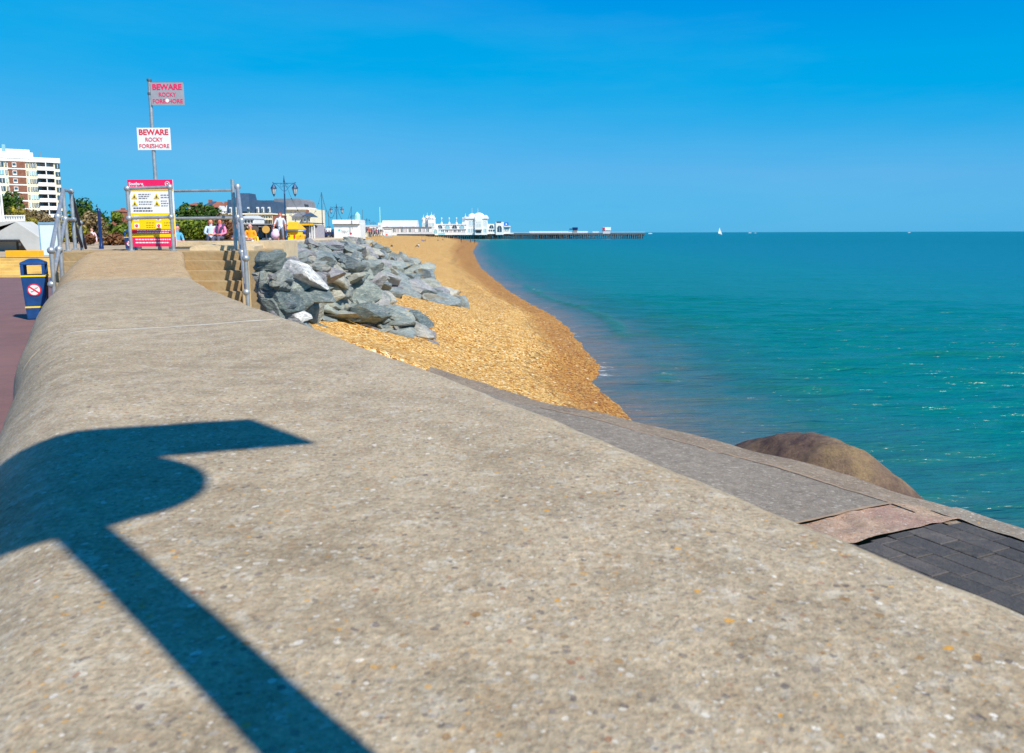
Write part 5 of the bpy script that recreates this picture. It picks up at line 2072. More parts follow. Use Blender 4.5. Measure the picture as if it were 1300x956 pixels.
# parked cars
def car(x, Y, mat, lab, rz):
    p = at(x, 298, Y)
    root = empty('parked_car', (p.x, Y, zprom(Y)), rz)
    tag(root, lab, 'car', 'cars parked beyond the kiosks')
    mb = MB()
    mb.prism([(-2.1, .3), (2.1, .3), (2.15, .75), (1.2, .92), (-1.9, .95), (-2.15, .7)], -.85, .85)
    mb.build('body', mat, root, bevel=.05)
    mb = MB()
    mb.prism([(-1.7, .93), (1.1, .9), (.5, 1.42), (-1.3, 1.45)], -.72, .72)
    mb.build('cabin', M['glass'], root, bevel=.05)
    for sx in (-1.35, 1.3):
        for sy in (-.86, .70):
            mb = MB()
            mb.tube((sx, sy, .32), (sx, sy + .16, .32), .32, n=14)
            mb.build('wheel', M['tyre'], root)


car(411, 130, M['carblue'], 'dark blue parked car right of the flat roofed kiosk', R_(60))
car(421, 148, M['dark'], 'dark grey parked car just left of the white kiosk', R_(80))
bs = MB()
p = at(412, 291, 170)
bs.lathe([(1.5, 0), (1.9, 1.0), (1.6, 1.9), (.5, 2.3)], 9)

# ------------------------------------------------------------------ white kiosk
B = Bld('white_kiosk', 'plain white seafront kiosk with deep white parapet and turquoise and pink dots', 'kiosk', 100, 422)
B.box('wall', 424, 457.4, 284.2, None, 0, 3.4, M['white'])
B.box('parapet', 422.8, 456.5, 278.8, 284.2, -.3, 3.7, M['whitesign'])
B.box('painted_parapet_shadow', 423.6, 457.0, 284.21, 284.9, -.12, -.01, M['grey'])  # grey strip stands in for the shadow below the parapet
B.box('drain_pipe', 447.6, 448.1, 279, 291, -.42, -.34, M['grey'])


def disc(px_, py_, rpx, mat, d=-.02, name='painted_dot'):
    mb = MB()
    mb.tube((B.x(px_), d, B.z(py_)), (B.x(px_), d + .015, B.z(py_)), rpx * .1, n=18)
    return mb.build(name, mat, B.o)


disc(430.7, 292.1, 1.25, M['cyan'])
disc(445.2, 296.5, 1.45, M['pink'])
for k_, (x0, y0, x1, y1) in enumerate(((434, 292, 434.4, 296), (435.2, 293, 437, 296), (436.8, 292.5, 437.4, 296), (438, 293, 439.6, 295.6), (440.5, 292, 442, 294.4), (442.6, 291, 443.4, 294), (431, 288.2, 434, 288.6), (442, 288.2, 444.6, 288.8), (441.6, 296, 443, 298))):
    mb = MB()
    a_, b2 = Vector((B.x(x0), -.012, B.z(y0))), Vector((B.x(x1), -.012, B.z(y1)))
    mb.tube(a_, b2, .022, n=5)
    mb.build('painted_mark', M['mint'] if k_ > 3 else M['grey'], B.o)
B = Bld('domed_kiosk', 'mint green octagonal rooftop lantern rising over the white kiosk', 'roof lantern', 172, 451)
mb = MB()
cc = B.x(451.3)
mb.lathe([(.62, 3.2), (.62, B.z(272.5)), (.45, B.z(271.2)), (.05, B.z(268.5))], 8, (cc, 2.5, 0))
mb.build('lantern_room', M['mint'], B.o)
mb = MB()
mb.box(cc - 1.4, cc + 1.4, 1, 4, -.1, 3.25)
mb.build('base', M['white'], B.o)

B = Bld('seafront_cafe_hut', 'low cream and white hut with dark awning just right of the white kiosk', 'kiosk', 150, 458)
B.box('wall', 457.5, 467, 289.3, None, 0, 4, M['cream'])
B.box('awning', 457, 468, 288.2, 290.2, -1.2, 0, M['grey'])
B.box('counter', 459, 464, 296, 298, -.5, -.1, M['dark'])
B.box('roof', 457, 478, 285.6, 288, -.2, 5, M['palegrey'])
for i, (x0, x1, yt, Y, lb) in enumerate(((478, 484.5, 289.5, 330, 'small white cabin left of the pavilion with the long grey roof'), (468, 476, 287.5, 300, 'white domed tent among the crowd left of the pavilion'))):
    B = Bld('white_cabin' if i == 0 else 'white_tent', lb, 'cabin' if i == 0 else 'tent', Y, x0)
    B.box('wall', x0, x1, yt + 2.0, None, 0, 3, M['white'])
    B.roof('roof', x0 - .6, x1 + .6, x0 + 2, x1 - 2, yt + 2.0, yt, -.3, 3.3, M['white'])
    B.box('opening', x0 + 1.5, x1 - 1.5, yt + 3, yt + 8, -.1, -.02, M['grey'])
B = Bld('beach_kiosk', 'white kiosk with a pale blue base at the head of the beach', 'kiosk', 310, 486)
B.box('wall', 487.2, 496.4, 290.6, 300.0, 0, 3, M['white'])
B.box('base', 487.0, 496.6, 300.0, None, -.1, 3.1, pmat('pale_blue_board', lin(120, 190, 226), .6, .05, 2))
B.box('roof', 486.6, 497, 290.0, 290.6, -.3, 3.3, M['palegrey'])
B.box('hatch', 489, 494, 293, 295.5, -.08, -.01, M['palepanel'])
B.box('poster', 489.5, 492, 297, 299, -.08, -.01, M['orange'])


# ------------------------------------------------------------------ pier
YP = 600.0


def pier():
    B = Bld('pier', 'long pier deck on dark piles running out over the sea', 'pier', YP, 550, zb=0)
    x, z = B.x, B.z
    B.box('deck', 535, 817.5, 297.4, 298.7, -6, 14, M['timber'])
    B.box('deck_edge', 535, 652, 296.3, 297.39, -6.3, -5.7, M['white'])
    B.box('railing', 648, 817.5, 295.3, 295.8, -6, -5.8, M['palegrey'])
    B.box('white_windbreak', 672, 746, 294.2, 296.4, -2, -1.6, M['white'])
    B.box('white_windbreak', 752, 760, 294.6, 296.2, -2, -1.6, M['white'])
    B.box('lower_gallery', 541, 652, 298.9, 300.1, -4, 12, M['cream'])
    r = random.Random(5)
    k = 0
    for row in (-5.4, 1.5, 9):
        p = 552 + row * .2
        while p < 817:
            w = .32
            mb = MB()
            mb.tube((x(p), row, -2), (x(p + r.uniform(-.3, .3)), row, z(298.6)), .28, n=6)
            if row == -5.4 and k < 98:
                mb.build('pile', M['timber'] if k % 3 else M['slate'], B.o)
                k += 1
            elif row != -5.4:
                mb2 = pmb
                mb2.v_add(mb) if hasattr(mb2, 'v_add') else mb2.add(mb.v, mb.f)
            p += 2.75
    return B


pmb = MB()
PB = pier()
o = pmb.build('inner_piles', M['timber'], PB.o)
o['kind'] = 'stuff'
mb = MB()
for i in range(60):
    p = 560 + i * 4.3
    mb.tube((PB.x(p), -5.2, 0.3), (PB.x(p + 2.75), -5.2, PB.z(299)), .14, n=5)
mb.build('bracing', M['timber'], PB.o)
# coloured stalls below deck level
r = random.Random(8)
for i in range(32):
    p0 = 541 + i * 3.4
    PB.box('stall_opening', p0, p0 + 1.6, 298.95, 300.0, -4.3, -4.01, M[('ochre', 'timber', 'redbrick', 'dark', 'cream')[i % 5]])


def dome_tower(B, cx, w, ytop, yeave, ybase, d, parent=None, n=8):
    """square-ish turret with windows and a domed cap"""
    R0 = (B.x(cx + w / 2) - B.x(cx - w / 2)) / 2
    mb = MB()
    mb.lathe([(R0, B.z(ybase)), (R0, B.z(yeave)), (R0 * 1.25, B.z(yeave) + .01), (R0 * 1.25, B.z(yeave) + .6)], n, (B.x(cx), d, 0))
    mb.build('turret', M['white'], B.o, smooth=False)
    mb = MB()
    h0, h1 = B.z(yeave) + .61, B.z(ytop)
    mb.lathe([(R0 * 1.2 * math.cos(t), h0 + (h1 - h0) * math.sin(t)) for t in [R_(a) for a in (0, 20, 40, 60, 78)]] + [(.15, h1 + .2), (.08, h1 + 2.2)], 16, (B.x(cx), d, 0))
    mb.build('dome', M['whitesign'], B.o, smooth=True)


def arch_front(B, x0, x1, yt, yb, d, n, glass='glasspale'):
    """white wall with n arched windows"""
    w = (x1 - x0) / n
    for i in range(n):
        cx = x0 + w * (i + .5)
        rr_ = (B.x(cx + w * .33) - B.x(cx - w * .33)) / 2
        zc = B.z(yb) + (B.z(yt) - B.z(yb)) * .55
        pts = [(B.x(cx) - rr_, B.z(yb) + .4)] + [(B.x(cx) + rr_ * math.cos(t), zc + rr_ * math.sin(t)) for t in [math.pi - k * math.pi / 8 for k in range(9)]] + [(B.x(cx) + rr_, B.z(yb) + .4)]
        mb = MB()
        mb.prism(pts, d - .12, d - .02)
        f = mb.build('window', M['glass' if (i % 2 == 0) else glass], B.o)
        mb = MB()
        for k in range(8):
            a0, a1 = pts[1 + k], pts[2 + k]
            mb.tube((a0[0], d - .2, a0[1]), (a1[0], d - .2, a1[1]), .22, n=4)
        mb.tube((B.x(cx), d - .16, B.z(yb) + .4), (B.x(cx), d - .16, zc + rr_), .12, n=4)
        mb.build('frame', M['white'], f)


# twin towered entrance
B = Bld('pier_entrance', 'white pier entrance with a pair of domed turrets', 'building', 585, 545, zb=3.0)
B.box('hall', 530, 556, 288.6, None, 0, 12, M['white'])
B.box('wing', 531, 536, 290, None, -1.5, 2, M['cream'])
dome_tower(B, 537.3, 4.0, 276.3, 279, 289, 3)
dome_tower(B, 541.3, 5.2, 273.6, 277, 289, 7)
B.box('central_bay', 543.5, 552, 278.8, 289, 0, 6, M['white'])
dome_tower(B, 547.5, 7.0, 273.0, 277.5, 289, 3.2)
dome_tower(B, 551.0, 3.2, 275.6, 278.6, 289, 1)
for a_, b2 in ((536.3, 539.4), (544.3, 547), (548, 551.3)):
    B.win(a_, b2, 283, 288.0, -.02 if a_ > 540 else .2, 'glasspale', 'white', 1)
arch_front(B, 531, 556, 290, 297, 0, 4)
# arcade
B = Bld('pier_arcade', 'long low white arcade on the pier between the turrets and the domed hall', 'building', 590, 570, zb=3.2)
B.box('wall', 553, 592, 285.2, None, 0, 12, M['white'])
B.box('cornice', 552.5, 592.5, 284.6, 285.6, -.5, 12.3, M['whitesign'])
B.box('lower_band', 553, 592, 290.8, 291.6, -.6, -.05, M['palegrey'])
arch_front(B, 554, 591, 286.3, 291, -.02, 4)
for i in range(7):
    B.win(554.5 + i * 5.3, 558.5 + i * 5.3, 291.8, 295.2, -.02, 'glass' if i % 3 else 'shut', 'white', 1)
for xx in (560.6, 570.2, 579.5, 587.5):
    mb = MB()
    mb.lathe([(.8, B.z(284.6)), (.7, B.z(283)), (.15, B.z(282)), (.1, B.z(278)), (.45, B.z(277.8)), (.45, B.z(276.6)), (.05, B.z(276))], 8, (B.x(xx), 2, 0))
    mb.build('finial', M['white'], B.o)
B.box('pale_blue_canopy', 556, 565, 296.2, 298.2, -4, -1, pmat('aqua_canvas', lin(120, 200, 226), .6, .05, 2))
# main domed hall
B = Bld('domed_hall', 'tall white domed hall with two round roof domes on the pier', 'building', 592, 605, zb=3.2)
B.box('wall', 592, 618.5, 276.6, None, 0, 14, M['white'])
B.box('cornice', 590.8, 620, 275.4, 278, -.8, 14.5, M['whitesign'])
B.box('central_bay', 603, 612.5, 276.8, None, -1.4, 0, M['white'])
mb = MB()
mb.tube((B.x(607.7), -1.5, B.z(277)), (B.x(607.7), 0, B.z(277)), 2.9, n=24)
mb.build('round_gable', M['whitesign'], B.o)
for cx, rw, yt in ((599, 5.2, 271.0), (607.8, 7.2, 270.0), (616.3, 2.8, 273.2), (591.2, 3.2, 275.4)):
    R0 = rw * .59
    h0, h1 = B.z(275.4 if cx > 593 else 278.5), B.z(yt)
    mb = MB()
    mb.lathe([(R0 * math.cos(t), h0 + (h1 - h0) * math.sin(t)) for t in [R_(a) for a in (0, 15, 30, 45, 60, 75, 86)]], 20, (B.x(cx), 4.3, 0))
    mb.build('dome', M['whitesign'], B.o, smooth=True)
for xx in (599, 606.5):
    mb = MB()
    mb.tube((B.x(xx), 4, B.z(271)), (B.x(xx), 4, B.z(264)), .14, n=5)
    mb.build('flagstaff', M['palegrey'], B.o)
dome_tower(B, 591.0, 4.6, 275.0, 278.6, 285, 1.2)
for x0, x1, yt, yb in ((595.5, 598, 280, 287), (599, 601.8, 280, 287), (612.8, 615, 280, 287), (615.8, 617.8, 280, 287), (605, 607.2, 279, 282.5), (608.2, 610.4, 279, 282.5), (605, 607.2, 284, 288), (608.2, 610.4, 284, 288)):
    B.win(x0, x1, yt, yb, -.02 if x0 < 603 or x0 > 612 else -1.42, 'glasspale', 'white', 1)
B.box('canopy', 603.5, 612, 291.6, 292.6, -2.6, -1.45, M['grey'])
B.box('entrance', 604.5, 611, 292.7, 296, -1.6, -1.45, M['glass'])
for x0, x1 in ((593.5, 597), (598, 601.5), (613.5, 617.5)):
    B.win(x0, x1, 290.5, 295.5, -.02, 'glasspale', 'white', 1)
# right wing and gate
B = Bld('pier_wing', 'low white wing right of the domed hall with an arched gateway', 'building', 594, 630, zb=3.2)
B.box('wall', 618.7, 629.2, 284.6, None, 0, 10, M['white'])
arch_front(B, 620, 628, 286.2, 291, -.02, 1)
B.win(619.8, 628, 291.6, 294.6, -.02, 'glass', 'white', 2)
B.box('gate_tower', 629.4, 639.4, 282.2, None, -1.2, 9, M['white'])
B.box('lettered_band', 630.5, 636.5, 281.6, 283.2, -1.4, -1.22, M['slate'])
arch_front(B, 630, 638.5, 284.4, 295.5, -1.22, 1, 'glasspale')
B.box('end_wing', 639.6, 647.8, 288.4, None, 0, 8, M['white'])
B.box('end_canopy', 639.5, 648.2, 287.2, 288.4, -1.5, 8.4, M['whitesign'])
B.win(640.5, 643, 290, 294.5, -.02)
B.win(643.8, 646, 290, 294.5, -.02)
sg = B.box('blue_sign', 640.2, 645.4, 283.0, 287.1, -.8, -.5, M['bluetent'])
mb = MB()
mb.tube((B.x(642.8), -.9, B.z(285)), (B.x(642.8), -.82, B.z(285)), .62, n=14)
mb.build('sign_emblem', M['whitesign'], sg)
# pavilion at the root of the pier
B = Bld('beach_pavilion', 'long white pavilion with a pale grey roof at the root of the pier', 'building', 520, 515, zb=3.0)
B.box('wall', 486, 548, 288.0, None, 0, 14, M['white'])
mb = MB()
mb.prism([(0, B.z(288.2)), (14, B.z(288.2)), (9, B.z(279.6)), (5.5, B.z(279.6))], B.x(484), B.x(529))
mb.v = [(y, x, z) for x, y, z in mb.v]
mb.build('roof', M['palegrey'], B.o)
B.box('gutter', 483.6, 549, 288.0, 288.6, -.8, 0, M['greyroof'])
for xx in (491.5, 509.5, 525):
    mb = MB()
    mb.prism([(B.x(xx - 2), B.z(287.8)), (B.x(xx + 2), B.z(287.8)), (B.x(xx), B.z(284.2))], -.5, 5)
    mb.build('gable', M['whitesign'], B.o)
B.box('end_block', 480.5, 485.8, 282.8, None, -1, 8, M['white'])
for i, xx in enumerate((500.5, 505, 510.5, 515, 520.5, 525, 533, 538, 543)):
    B.win(xx - 1.9, xx + 1.9, 290, 295.2, -.02, 'shut' if i % 2 else 'glass', 'white', 1)
B.box('terrace_screen', 527, 549, 294.5, 296.8, -3, -2.8, M['palegrey'])
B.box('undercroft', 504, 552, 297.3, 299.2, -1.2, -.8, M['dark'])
# things on the pier head
for nm, x0, x1, yt, yb, mt_, lb in (('dark_blue_tent', 727, 733.5, 289.3, 292.2, 'carblue', 'dark blue square tent half way along the open pier'),
                                   ('red_and_white_stall', 765, 775.5, 289.2, 293.2, 'whitesign', 'white stall with a red end near the pier head')):
    B = Bld(nm, lb, 'tent' if 'tent' in nm else 'stall', 597, x0, zb=3.7)
    B.box('canopy', x0, x1, yt, yb, 0, 4, M[mt_])
    B.box('wall', x0 + .6, x1 - .6, yb, None, .4, 3.6, M['grey'] if 'tent' in nm else M['palegrey'])
    if 'red' in nm:
        B.box('red_panel', x0 + .2, x0 + 3, yt + .3, yb - .2, -.2, -.05, M['red'])
    else:
        B.box('side_flap', x0 - 4, x0, yt + 1.6, yb, 0, 3, M['carblue'])

# ------------------------------------------------------------------ boats
p = atz(914, 297.0, 0)
sb = empty('sailing_boat', (at(914, 296, 1500).x, 1500, 0), R_(15))
tag(sb, 'small white sailing boat heeling slightly on the horizon', 'sailing boat')
mb = MB()
mb.add([(-4, 0, 1.2), (4.6, 0, 1.4), (0, -1.3, 1.2), (0, 1.3, 1.2), (-3.6, -.9, 1.2), (-3.6, .9, 1.2), (-3, 0, 0), (3.4, 0, 0), (0, 0, -.4)],
       [(1, 2, 8, 7), (2, 4, 6, 8), (4, 5, 6), (5, 3, 8, 6), (3, 1, 7, 8), (1, 3, 2), (2, 3, 5, 4)])
mb.build('hull', M['whitesign'], sb)
mb = MB()
mb.tube((.6, 0, 1.2), (-1.4, 0, 13.5), .12, .08, n=6)
mb.build('mast', M['grey'], sb)
mb = MB()
vs = []
for i in range(9):
    t = i / 8
    for j in range(5):
        u = j / 4
        w = 4.2 * (1 - t) ** .8
        vs.append((.45 - 2.0 * t - w * u, .5 * math.sin(u * 3.14) * (1 - t), 2.0 + 11.2 * t))
mb.add(vs, [(i * 5 + j, i * 5 + j + 1, (i + 1) * 5 + j + 1, (i + 1) * 5 + j) for i in range(8) for j in range(4)])
o = mb.build('mainsail', M['whitesign'], sb)
so_ = o.modifiers.new('thickness', 'SOLIDIFY')
so_.thickness = .06
mb = MB()
mb.add([(4.2, 0, 1.6), (.4, .4, 1.9), (-.9, 0, 10.5), (4.2, .06, 1.6), (.4, .46, 1.9), (-.9, .06, 10.5)], [(0, 1, 2), (3, 5, 4), (0, 3, 4, 1), (1, 4, 5, 2), (2, 5, 3, 0)])
mb.build('jib', M['whitesign'], sb)
sb.rotation_euler = (0, R_(4), R_(15))


def motor_boat(x, Y, L, lab):
    c = at(x, 295, Y)
    root = empty('motor_boat', (c.x, Y, 0))
    tag(root, lab, 'motor boat')
    mb = MB()
    mb.prism([(-L / 2, L * .09), (L / 2, L * .13), (L * .40, -.2), (-L * .46, -.2)], -L * .12, L * .12)
    mb.build('hull', M['whitesign'], root)
    mb = MB()
    mb.prism([(-L * .28, L * .10), (L * .20, L * .11), (L * .08, L * .22), (-L * .2, L * .23)], -L * .09, L * .09)
    mb.build('cabin', M['palegrey'], root)
    mb = MB()
    mb.box(-L * .2, L * .07, -L * .095, -L * .09, L * .14, L * .19)
    mb.build('window', M['glass'], root)


motor_boat(825.5, 2600, 14, 'tiny white motor boat on the horizon just past the pier head')
motor_boat(952, 3600, 14, 'tiny pale motor boat on the horizon right of the sailing boat')
motor_boat(959, 3400, 9, 'smallest speck of a boat on the horizon beside the pale motor boat')
motor_boat(1154, 3400, 12, 'tiny white boat speck on the horizon far to the right')


# ------------------------------------------------------------------ people
MP = {}


def cmat(rgb):
    k = tuple(rgb)
    if k not in MP:
        MP[k] = pmat('cloth_or_skin', lin(*rgb), 0.8, 0.1, 6)
    return MP[k]


J_STAND = {'pel': (0, 0, .93), 'che': (0, 0, 1.28), 'nec': (0, 0, 1.47), 'hed': (0, -.01, 1.60), 'top': (0, 0, 1.72),
           'sl': (-.18, 0, 1.41), 'el': (-.25, .03, 1.13), 'wl': (-.27, -.06, .88), 'hl': (-.27, -.08, .79),
           'sr': (.18, 0, 1.41), 'er': (.25, .03, 1.13), 'wr': (.27, -.06, .88), 'hr': (.27, -.08, .79),
           'tl': (-.095, 0, .88), 'kl': (-.11, -.02, .48), 'al': (-.11, .02, .08), 'fl': (-.12, -.14, .03),
           'tr': (.095, 0, .88), 'kr': (.11, -.02, .48), 'ar': (.11, .02, .08), 'fr': (.12, -.14, .03)}
J_WALK = dict(J_STAND, kl=(-.11, -.16, .52), al=(-.11, -.22, .12), fl=(-.12, -.38, .08), kr=(.11, .04, .48), ar=(.11, .24, .14), fr=(.12, .14, .04),
              el=(-.30, -.02, 1.13), wl=(-.34, -.12, .92), hl=(-.36, -.16, .84), er=(.26, .12, 1.15), wr=(.27, .10, .92), hr=(.27, .08, .83))
J_SIT = {'pel': (0, 0, .10), 'che': (0, .02, .44), 'nec': (0, .0, .62), 'hed': (0, -.03, .75), 'top': (0, -.01, .87),
         'sl': (-.18, .01, .56), 'el': (-.24, -.04, .30), 'wl': (-.10, -.24, .24), 'hl': (-.03, -.30, .24),
         'sr': (.18, .01, .56), 'er': (.24, -.04, .30), 'wr': (.10, -.24, .24), 'hr': (.03, -.30, .24),
         'tl': (-.10, -.05, .09), 'kl': (-.12, -.46, .12), 'al': (-.12, -.50, -.32), 'fl': (-.12, -.64, -.37),
         'tr': (.10, -.05, .09), 'kr': (.12, -.46, .12), 'ar': (.12, -.50, -.32), 'fr': (.12, -.64, -.37)}
J_FLOOR = dict(J_SIT, kl=(-.14, -.40, .42), al=(-.14, -.66, .06), fl=(-.14, -.80, .04), kr=(.14, -.40, .42), ar=(.14, -.66, .06), fr=(.14, -.80, .04))
EDG = [('pel', 'che', 'T'), ('che', 'nec', 'T'), ('nec', 'hed', 'S'), ('hed', 'top', 'S'), ('che', 'sl', 'T'), ('sl', 'el', 'U'), ('el', 'wl', 'A'), ('wl', 'hl', 'S'),
       ('che', 'sr', 'T'), ('sr', 'er', 'U'), ('er', 'wr', 'A'), ('wr', 'hr', 'S'),
       ('pel', 'tl', 'L'), ('tl', 'kl', 'L'), ('kl', 'al', 'C'), ('al', 'fl', 'F'), ('pel', 'tr', 'L'), ('tr', 'kr', 'L'), ('kr', 'ar', 'C'), ('ar', 'fr', 'F')]
RAD = {'pel': .15, 'che': .15, 'nec': .06, 'hed': .095, 'top': .07, 'sl': .07, 'el': .05, 'wl': .036, 'hl': .04, 'sr': .07, 'er': .05, 'wr': .036, 'hr': .04,
       'tl': .10, 'kl': .065, 'al': .045, 'fl': .04, 'tr': .10, 'kr': .065, 'ar': .045, 'fr': .04}


def seg_d(p, a, b_):
    ab = b_ - a
    t = max(0, min(1, (p - a).dot(ab) / ab.length_squared))
    return (p - a - ab * t).length


def person(label, J, loc, rz, shirt, legs, skin=(214, 160, 134), hair=(70, 44, 30), bare_arm=True, bare_calf=False, long_hair=False, scale=1.0, shoes=(40, 40, 44), detail=1, group=None):
    names = list(J)
    me = bpy.data.meshes.new('p')
    idx = {n: i for i, n in enumerate(names)}
    me.from_pydata([J[n] for n in names], [(idx[a], idx[b_]) for a, b_, _ in EDG], [])
    ob = bpy.data.objects.new('tmp', me)
    COL.objects.link(ob)
    md = ob.modifiers.new('s', 'SKIN')
    sv = me.skin_vertices[0].data
    for n in names:
        r = RAD[n]
        sv[idx[n]].radius = (r * (1.0 if n not in ('pel', 'che') else 1.05), r * (1.0 if n not in ('pel', 'che') else .72))
        sv[idx[n]].use_root = (n == 'pel')
    md.branch_smoothing = .4
    sd = ob.modifiers.new('d', 'SUBSURF')
    sd.levels = 1 + detail
    sd.render_levels = 1 + detail
    dg = bpy.context.evaluated_depsgraph_get()
    out = bpy.data.meshes.new_from_object(ob.evaluated_get(dg))
    bpy.data.objects.remove(ob)
    out.name = 'person'
    out.materials.clear()
    for c in (shirt, legs, skin, shoes):
        out.materials.append(cmat(c))
    V = {n: Vector(J[n]) for n in names}
    for pl in out.polygons:
        c = pl.center
        best = min(EDG, key=lambda e: seg_d(c, V[e[0]], V[e[1]]) / max(.05, (RAD[e[0]] + RAD[e[1]]) / 2))
        k = best[2]
        pl.material_index = {'T': 0, 'U': 0, 'A': 2 if bare_arm else 0, 'S': 2, 'L': 1, 'C': 2 if bare_calf else 1, 'F': 3}[k]
    out.polygons.foreach_set('use_smooth', [True] * len(out.polygons))
    o = bpy.data.objects.new('person', out)
    COL.objects.link(o)
    o.location = loc
    o.rotation_euler = (0, 0, rz)
    o.scale = (scale,) * 3
    tag(o, label, 'person', group)
    h = Vector(J['hed'])
    mb = MB()
    if hair:
        vs = []
        prof = []
        for k in range(9):
            t = math.pi * k / 8
            prof.append((max(.002, .112 * math.sin(t)), -.125 * math.cos(t)))
        mb.lathe(prof, 14)
        keep = []
        for v in mb.v:
            x, y, z = v
            if y < -.02 and z < .055:
                y = -.02
            if z < -.02 and not long_hair:
                z = -.02
            if long_hair and z < 0:
                z = z * 2.1
                x *= 1.25
            keep.append((x + h.x, y + h.y + .018, z + h.z + .035))
        mb.v = keep
        mb.build('hair', cmat(hair), o, smooth=True)
    if detail >= 1:      # face
        mb = MB()
        for s in (-1, 1):
            mb.ball((h.x + s * .034, h.y - .090, h.z + .02), .012, 8, 6)
        mb.build('eyes', M['dark'], o)
        mb = MB()
        mb.add([(h.x, h.y - .095, h.z + .02), (h.x - .014, h.y - .092, h.z - .02), (h.x + .014, h.y - .092, h.z - .02), (h.x, h.y - .122, h.z - .016)], [(0, 1, 3), (0, 3, 2), (1, 2, 3), (0, 2, 1)])
        mb.ball((h.x, h.y - .082, h.z - .045), .016, 8, 4)
        for s in (-1, 1):
            mb.ball((h.x + s * .098, h.y, h.z), .022, 6, 5)
        mb.build('face_features', cmat(tuple(int(c * .86) for c in skin)), o)
        for s, w in (('wl', 'hl'), ('wr', 'hr')):
            a, b_ = V[s], V[w]
            d = (b_ - a).normalized()
            sd_ = d.cross(Vector((0, 1, .2))).normalized()
            mb = MB()
            for f in range(4):
                o0 = b_ + sd_ * (f - 1.5) * .017
                mb.tube(o0, o0 + d * (.05 + .01 * (f in (1, 2))), .009, .007, n=6)
                mb.tube(o0 + d * .05, o0 + d * .075 + Vector((0, -.02, 0)), .0078, .006, n=6)
            mb.tube(a + d * .02 + sd_ * .02, a + d * .055 + sd_ * .055, .011, .008, n=6)
            mb.build('fingers', cmat(skin), o, smooth=True)
    return o


def place(x, Y):
    return at(x, 290, Y).x


# bench for the couple
bx0 = place(252, 33.4)
bn = empty('bench', (place(268, 33.4), 33.4, 3.70))
tag(bn, 'wooden bench under the seated couple, mostly hidden by the coping wall', 'bench')
for nm, args in (('seat', (-1.6, 1.6, -.25, .25, .58, .64)), ('leg', (-1.5, -1.4, -.2, .2, 0, .579)), ('leg', (1.4, 1.5, -.2, .2, 0, .579))):
    mb = MB()
    mb.box(*args)
    mb.build(nm, M['timber'], bn)
zs = 3.70 + .62
person('woman with long dark red hair and pale blue top seated beside the man', J_SIT, (place(265.5, 33), 33.2, zs), R_(18), (196, 212, 230), (52, 60, 90), hair=(96, 34, 30), long_hair=True, bare_arm=False, skin=(222, 150, 120))
o = person('man in pink top with dark sweater round his shoulders seated on the bench', J_SIT, (place(277.5, 33), 33.2, zs), R_(-6), (236, 140, 180), (90, 90, 110), hair=(60, 36, 30), bare_arm=False, skin=(206, 120, 100))
mb = MB()
for s in (-1, 1):
    mb.tube((s * .17, .05, .62), (s * .09, -.12, .50), .055, .05, n=8)
    mb.tube((s * .09, -.12, .50), (s * .06, -.16, .26), .05, .035, n=8)
mb.tube((-.17, .06, .62), (.17, .06, .62), .06, n=8)
mb.build('sweater', cmat((74, 62, 100)), o, smooth=True)
person('child in turquoise and purple outfit half hidden behind the notice board', J_SIT, (place(224.5, 30), 30, 3.70 + .38), R_(60), (90, 176, 214), (96, 40, 110), hair=(30, 60, 130), skin=(210, 150, 130), scale=.95)
person('person in blue mostly hidden behind the right end railing post', J_SIT, (place(302, 34), 34, 3.72 + .42), R_(-30), (40, 110, 170), (40, 60, 90), hair=(60, 50, 40), bare_arm=False)
o = person('bald man in an orange jacket seated in front of the cafe veranda', J_SIT, (place(317.5, 35), 35, 3.75 + .40), R_(10), (248, 160, 20), (236, 234, 226), hair=None, bare_arm=False, skin=(222, 160, 150))
person('person in a yellow coat seated right of the bald man', J_SIT, (place(322.5, 38), 38, 3.78 + .15), R_(-20), (240, 200, 40), (60, 60, 60), bare_arm=False, scale=.9)
person('man in white t-shirt and grey shorts walking by the nearest lamp post', J_WALK, (place(356, 45.5), 45.5, 3.98), R_(8), (214, 220, 234), (128, 138, 158), skin=(214, 134, 112), hair=(150, 80, 50), bare_calf=True, scale=1.03)
# pushchair
px_ = place(352, 45)
pc = empty('pushchair', (place(350.5, 44.6), 44.4, 3.97))
tag(pc, 'pushchair with a pink and white bundle beside the walking man', 'pushchair')
mb = MB()
mb.tube((-.22, .3, 1.0), (-.2, -.3, .15), .015, n=6)
mb.tube((.22, .3, 1.0), (.2, -.3, .15), .015, n=6)
mb.tube((-.22, .3, 1.0), (.22, .3, 1.0), .018, n=6)
mb.tube((-.2, .25, .15), (-.2, -.1, .6), .015, n=6)
mb.tube((.2, .25, .15), (.2, -.1, .6), .015, n=6)
mb.build('frame', M['dark'], pc)
for sx in (-.22, .22):
    for sy in (-.3, .25):
        mb = MB()
        mb.tube((sx - .02, sy, .12), (sx + .02, sy, .12), .12, n=14)
        mb.build('wheel', M['tyre'], pc)
mb = MB()
mb.ball((0, -.02, .55), .24, 14, 10)
mb.build('seat_bundle', cmat((226, 190, 214)), pc, smooth=True)
mb = MB()
mb.ball((0, .08, .72), .17, 14, 10)
mb.build('hood', cmat((240, 240, 244)), pc, smooth=True)
person('person in a pale pink top standing beyond the left stair railing', J_STAND, (place(116, 52), 52, 3.25), R_(20), (232, 200, 214), (120, 110, 130), bare_arm=False)

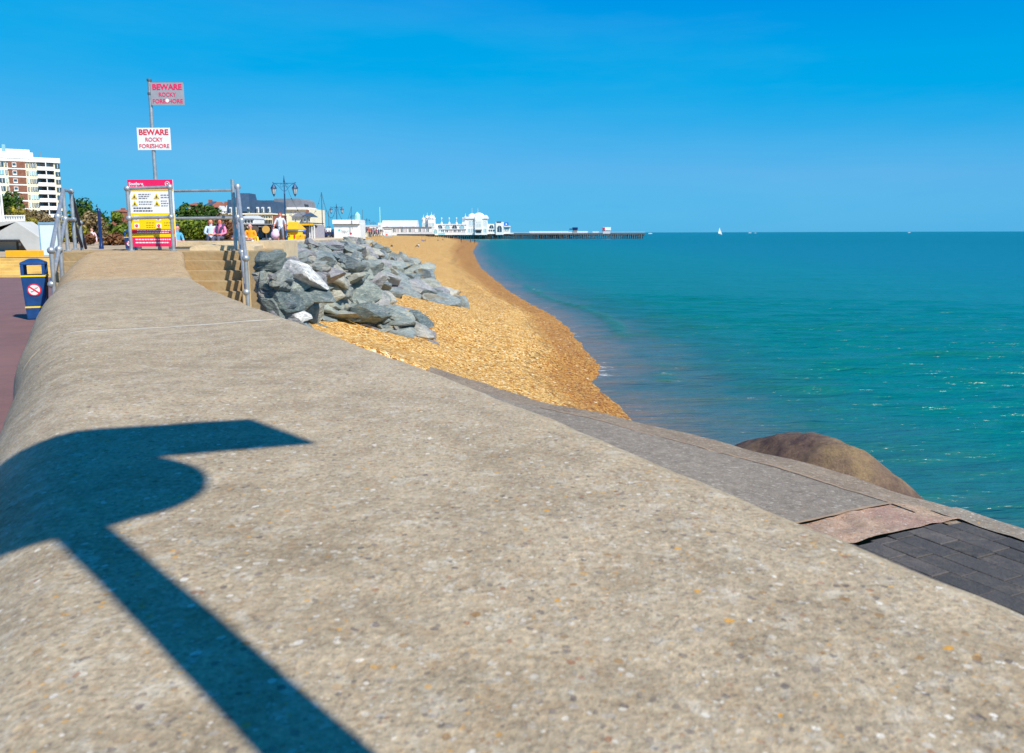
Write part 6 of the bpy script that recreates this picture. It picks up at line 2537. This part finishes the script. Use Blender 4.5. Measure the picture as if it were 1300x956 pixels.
# the crowd on the promenade beyond the white kiosk
cols = [(30, 60, 140), (200, 60, 80), (236, 236, 240), (90, 70, 120), (40, 50, 70), (216, 150, 170), (60, 90, 150), (150, 60, 70), (70, 60, 60), (236, 200, 80)]
rc = random.Random(4)
crowd = [(466, 128, 0, 'tall figure in deep blue standing right of the white kiosk'), (468.5, 132, 1, None), (472, 150, 3, None), (475, 155, 2, None), (478, 165, 7, None), (480.5, 170, 6, None), (483.5, 190, 8, None),
         (472.5, 175, 5, None), (477, 185, 4, None), (462, 136, 2, None), (460.5, 140, 8, None), (481, 200, 9, None), (416, 118, 2, None), (413, 120, 5, None), (419, 122, 2, None), (486, 220, 4, None)]
for x, Y, c, lb in crowd:
    person(lb or 'distant figure among the strollers on the promenade', rc.choice((J_STAND, J_WALK)), (place(x, Y), Y, float(zprom(Y))), rc.uniform(0, 6.28), cols[c], rc.choice(((40, 50, 80), (60, 60, 64), (200, 190, 170))),
           detail=0, scale=rc.uniform(.9, 1.02), group=None if lb else 'distant strollers on the promenade')
# people on the beach
for x, y, J, sh, lg, rz, lb in ((531.5, 314.0, J_FLOOR, (238, 238, 240), (50, 50, 60), -1.2, 'person in a white top sitting alone on the shingle'),
                               (535.5, 306.6, J_FLOOR, (96, 120, 200), (90, 110, 180), 1.4, 'person in blue lying back beside another sunbather on the far shingle'),
                               (540, 307.0, J_FLOOR, (110, 100, 100), (70, 70, 80), -1.4, 'dark clothed sunbather right of the one in blue'),
                               (561.5, 305.2, J_FLOOR, (120, 60, 50), (40, 40, 50), 1.5, 'sitting person in dark red near the pier end of the beach'),
                               (567.5, 301.8, J_STAND, (50, 50, 60), (40, 40, 50), 0.3, 'dark standing figure by the pier end of the shingle'),
                               (570, 301.8, J_STAND, (90, 60, 50), (50, 50, 60), 0.8, 'second dark figure beside the standing one by the pier'),
                               (585.5, 308.0, J_STAND, (34, 34, 44), (30, 30, 36), 0.5, 'dark figure standing on the beach a little above the waterline'),
                               (597.3, 308.5, J_WALK, (120, 90, 70), (80, 60, 50), 2.5, 'small brownish child figure near the waterline'),
                               (602.8, 308.8, J_STAND, (24, 30, 50), (20, 24, 40), -0.5, 'dark figure standing right at the waterline')):
    q = hit_beach(x, y)
    person(lb, J, (q.x, q.y, float(zbeach(q.x, q.y)) + (0.05 if J is J_FLOOR else 0)), rz, sh, lg, detail=0)
for x, y, lb in ((497.5, 313.2, 'small brown post stub sticking out of the shingle'), (556, 305.5, 'small dark bundle left on the far shingle')):
    q = hit_beach(x, y)
    mb = MB()
    mb.lathe([(.22, -.1), (.26, .15), (.2, .32), (.06, .42)], 8)
    o = mb.build('bundle', M['timber'], None, smooth=True)
    o.location = q
    tag(o, lb, 'bundle')
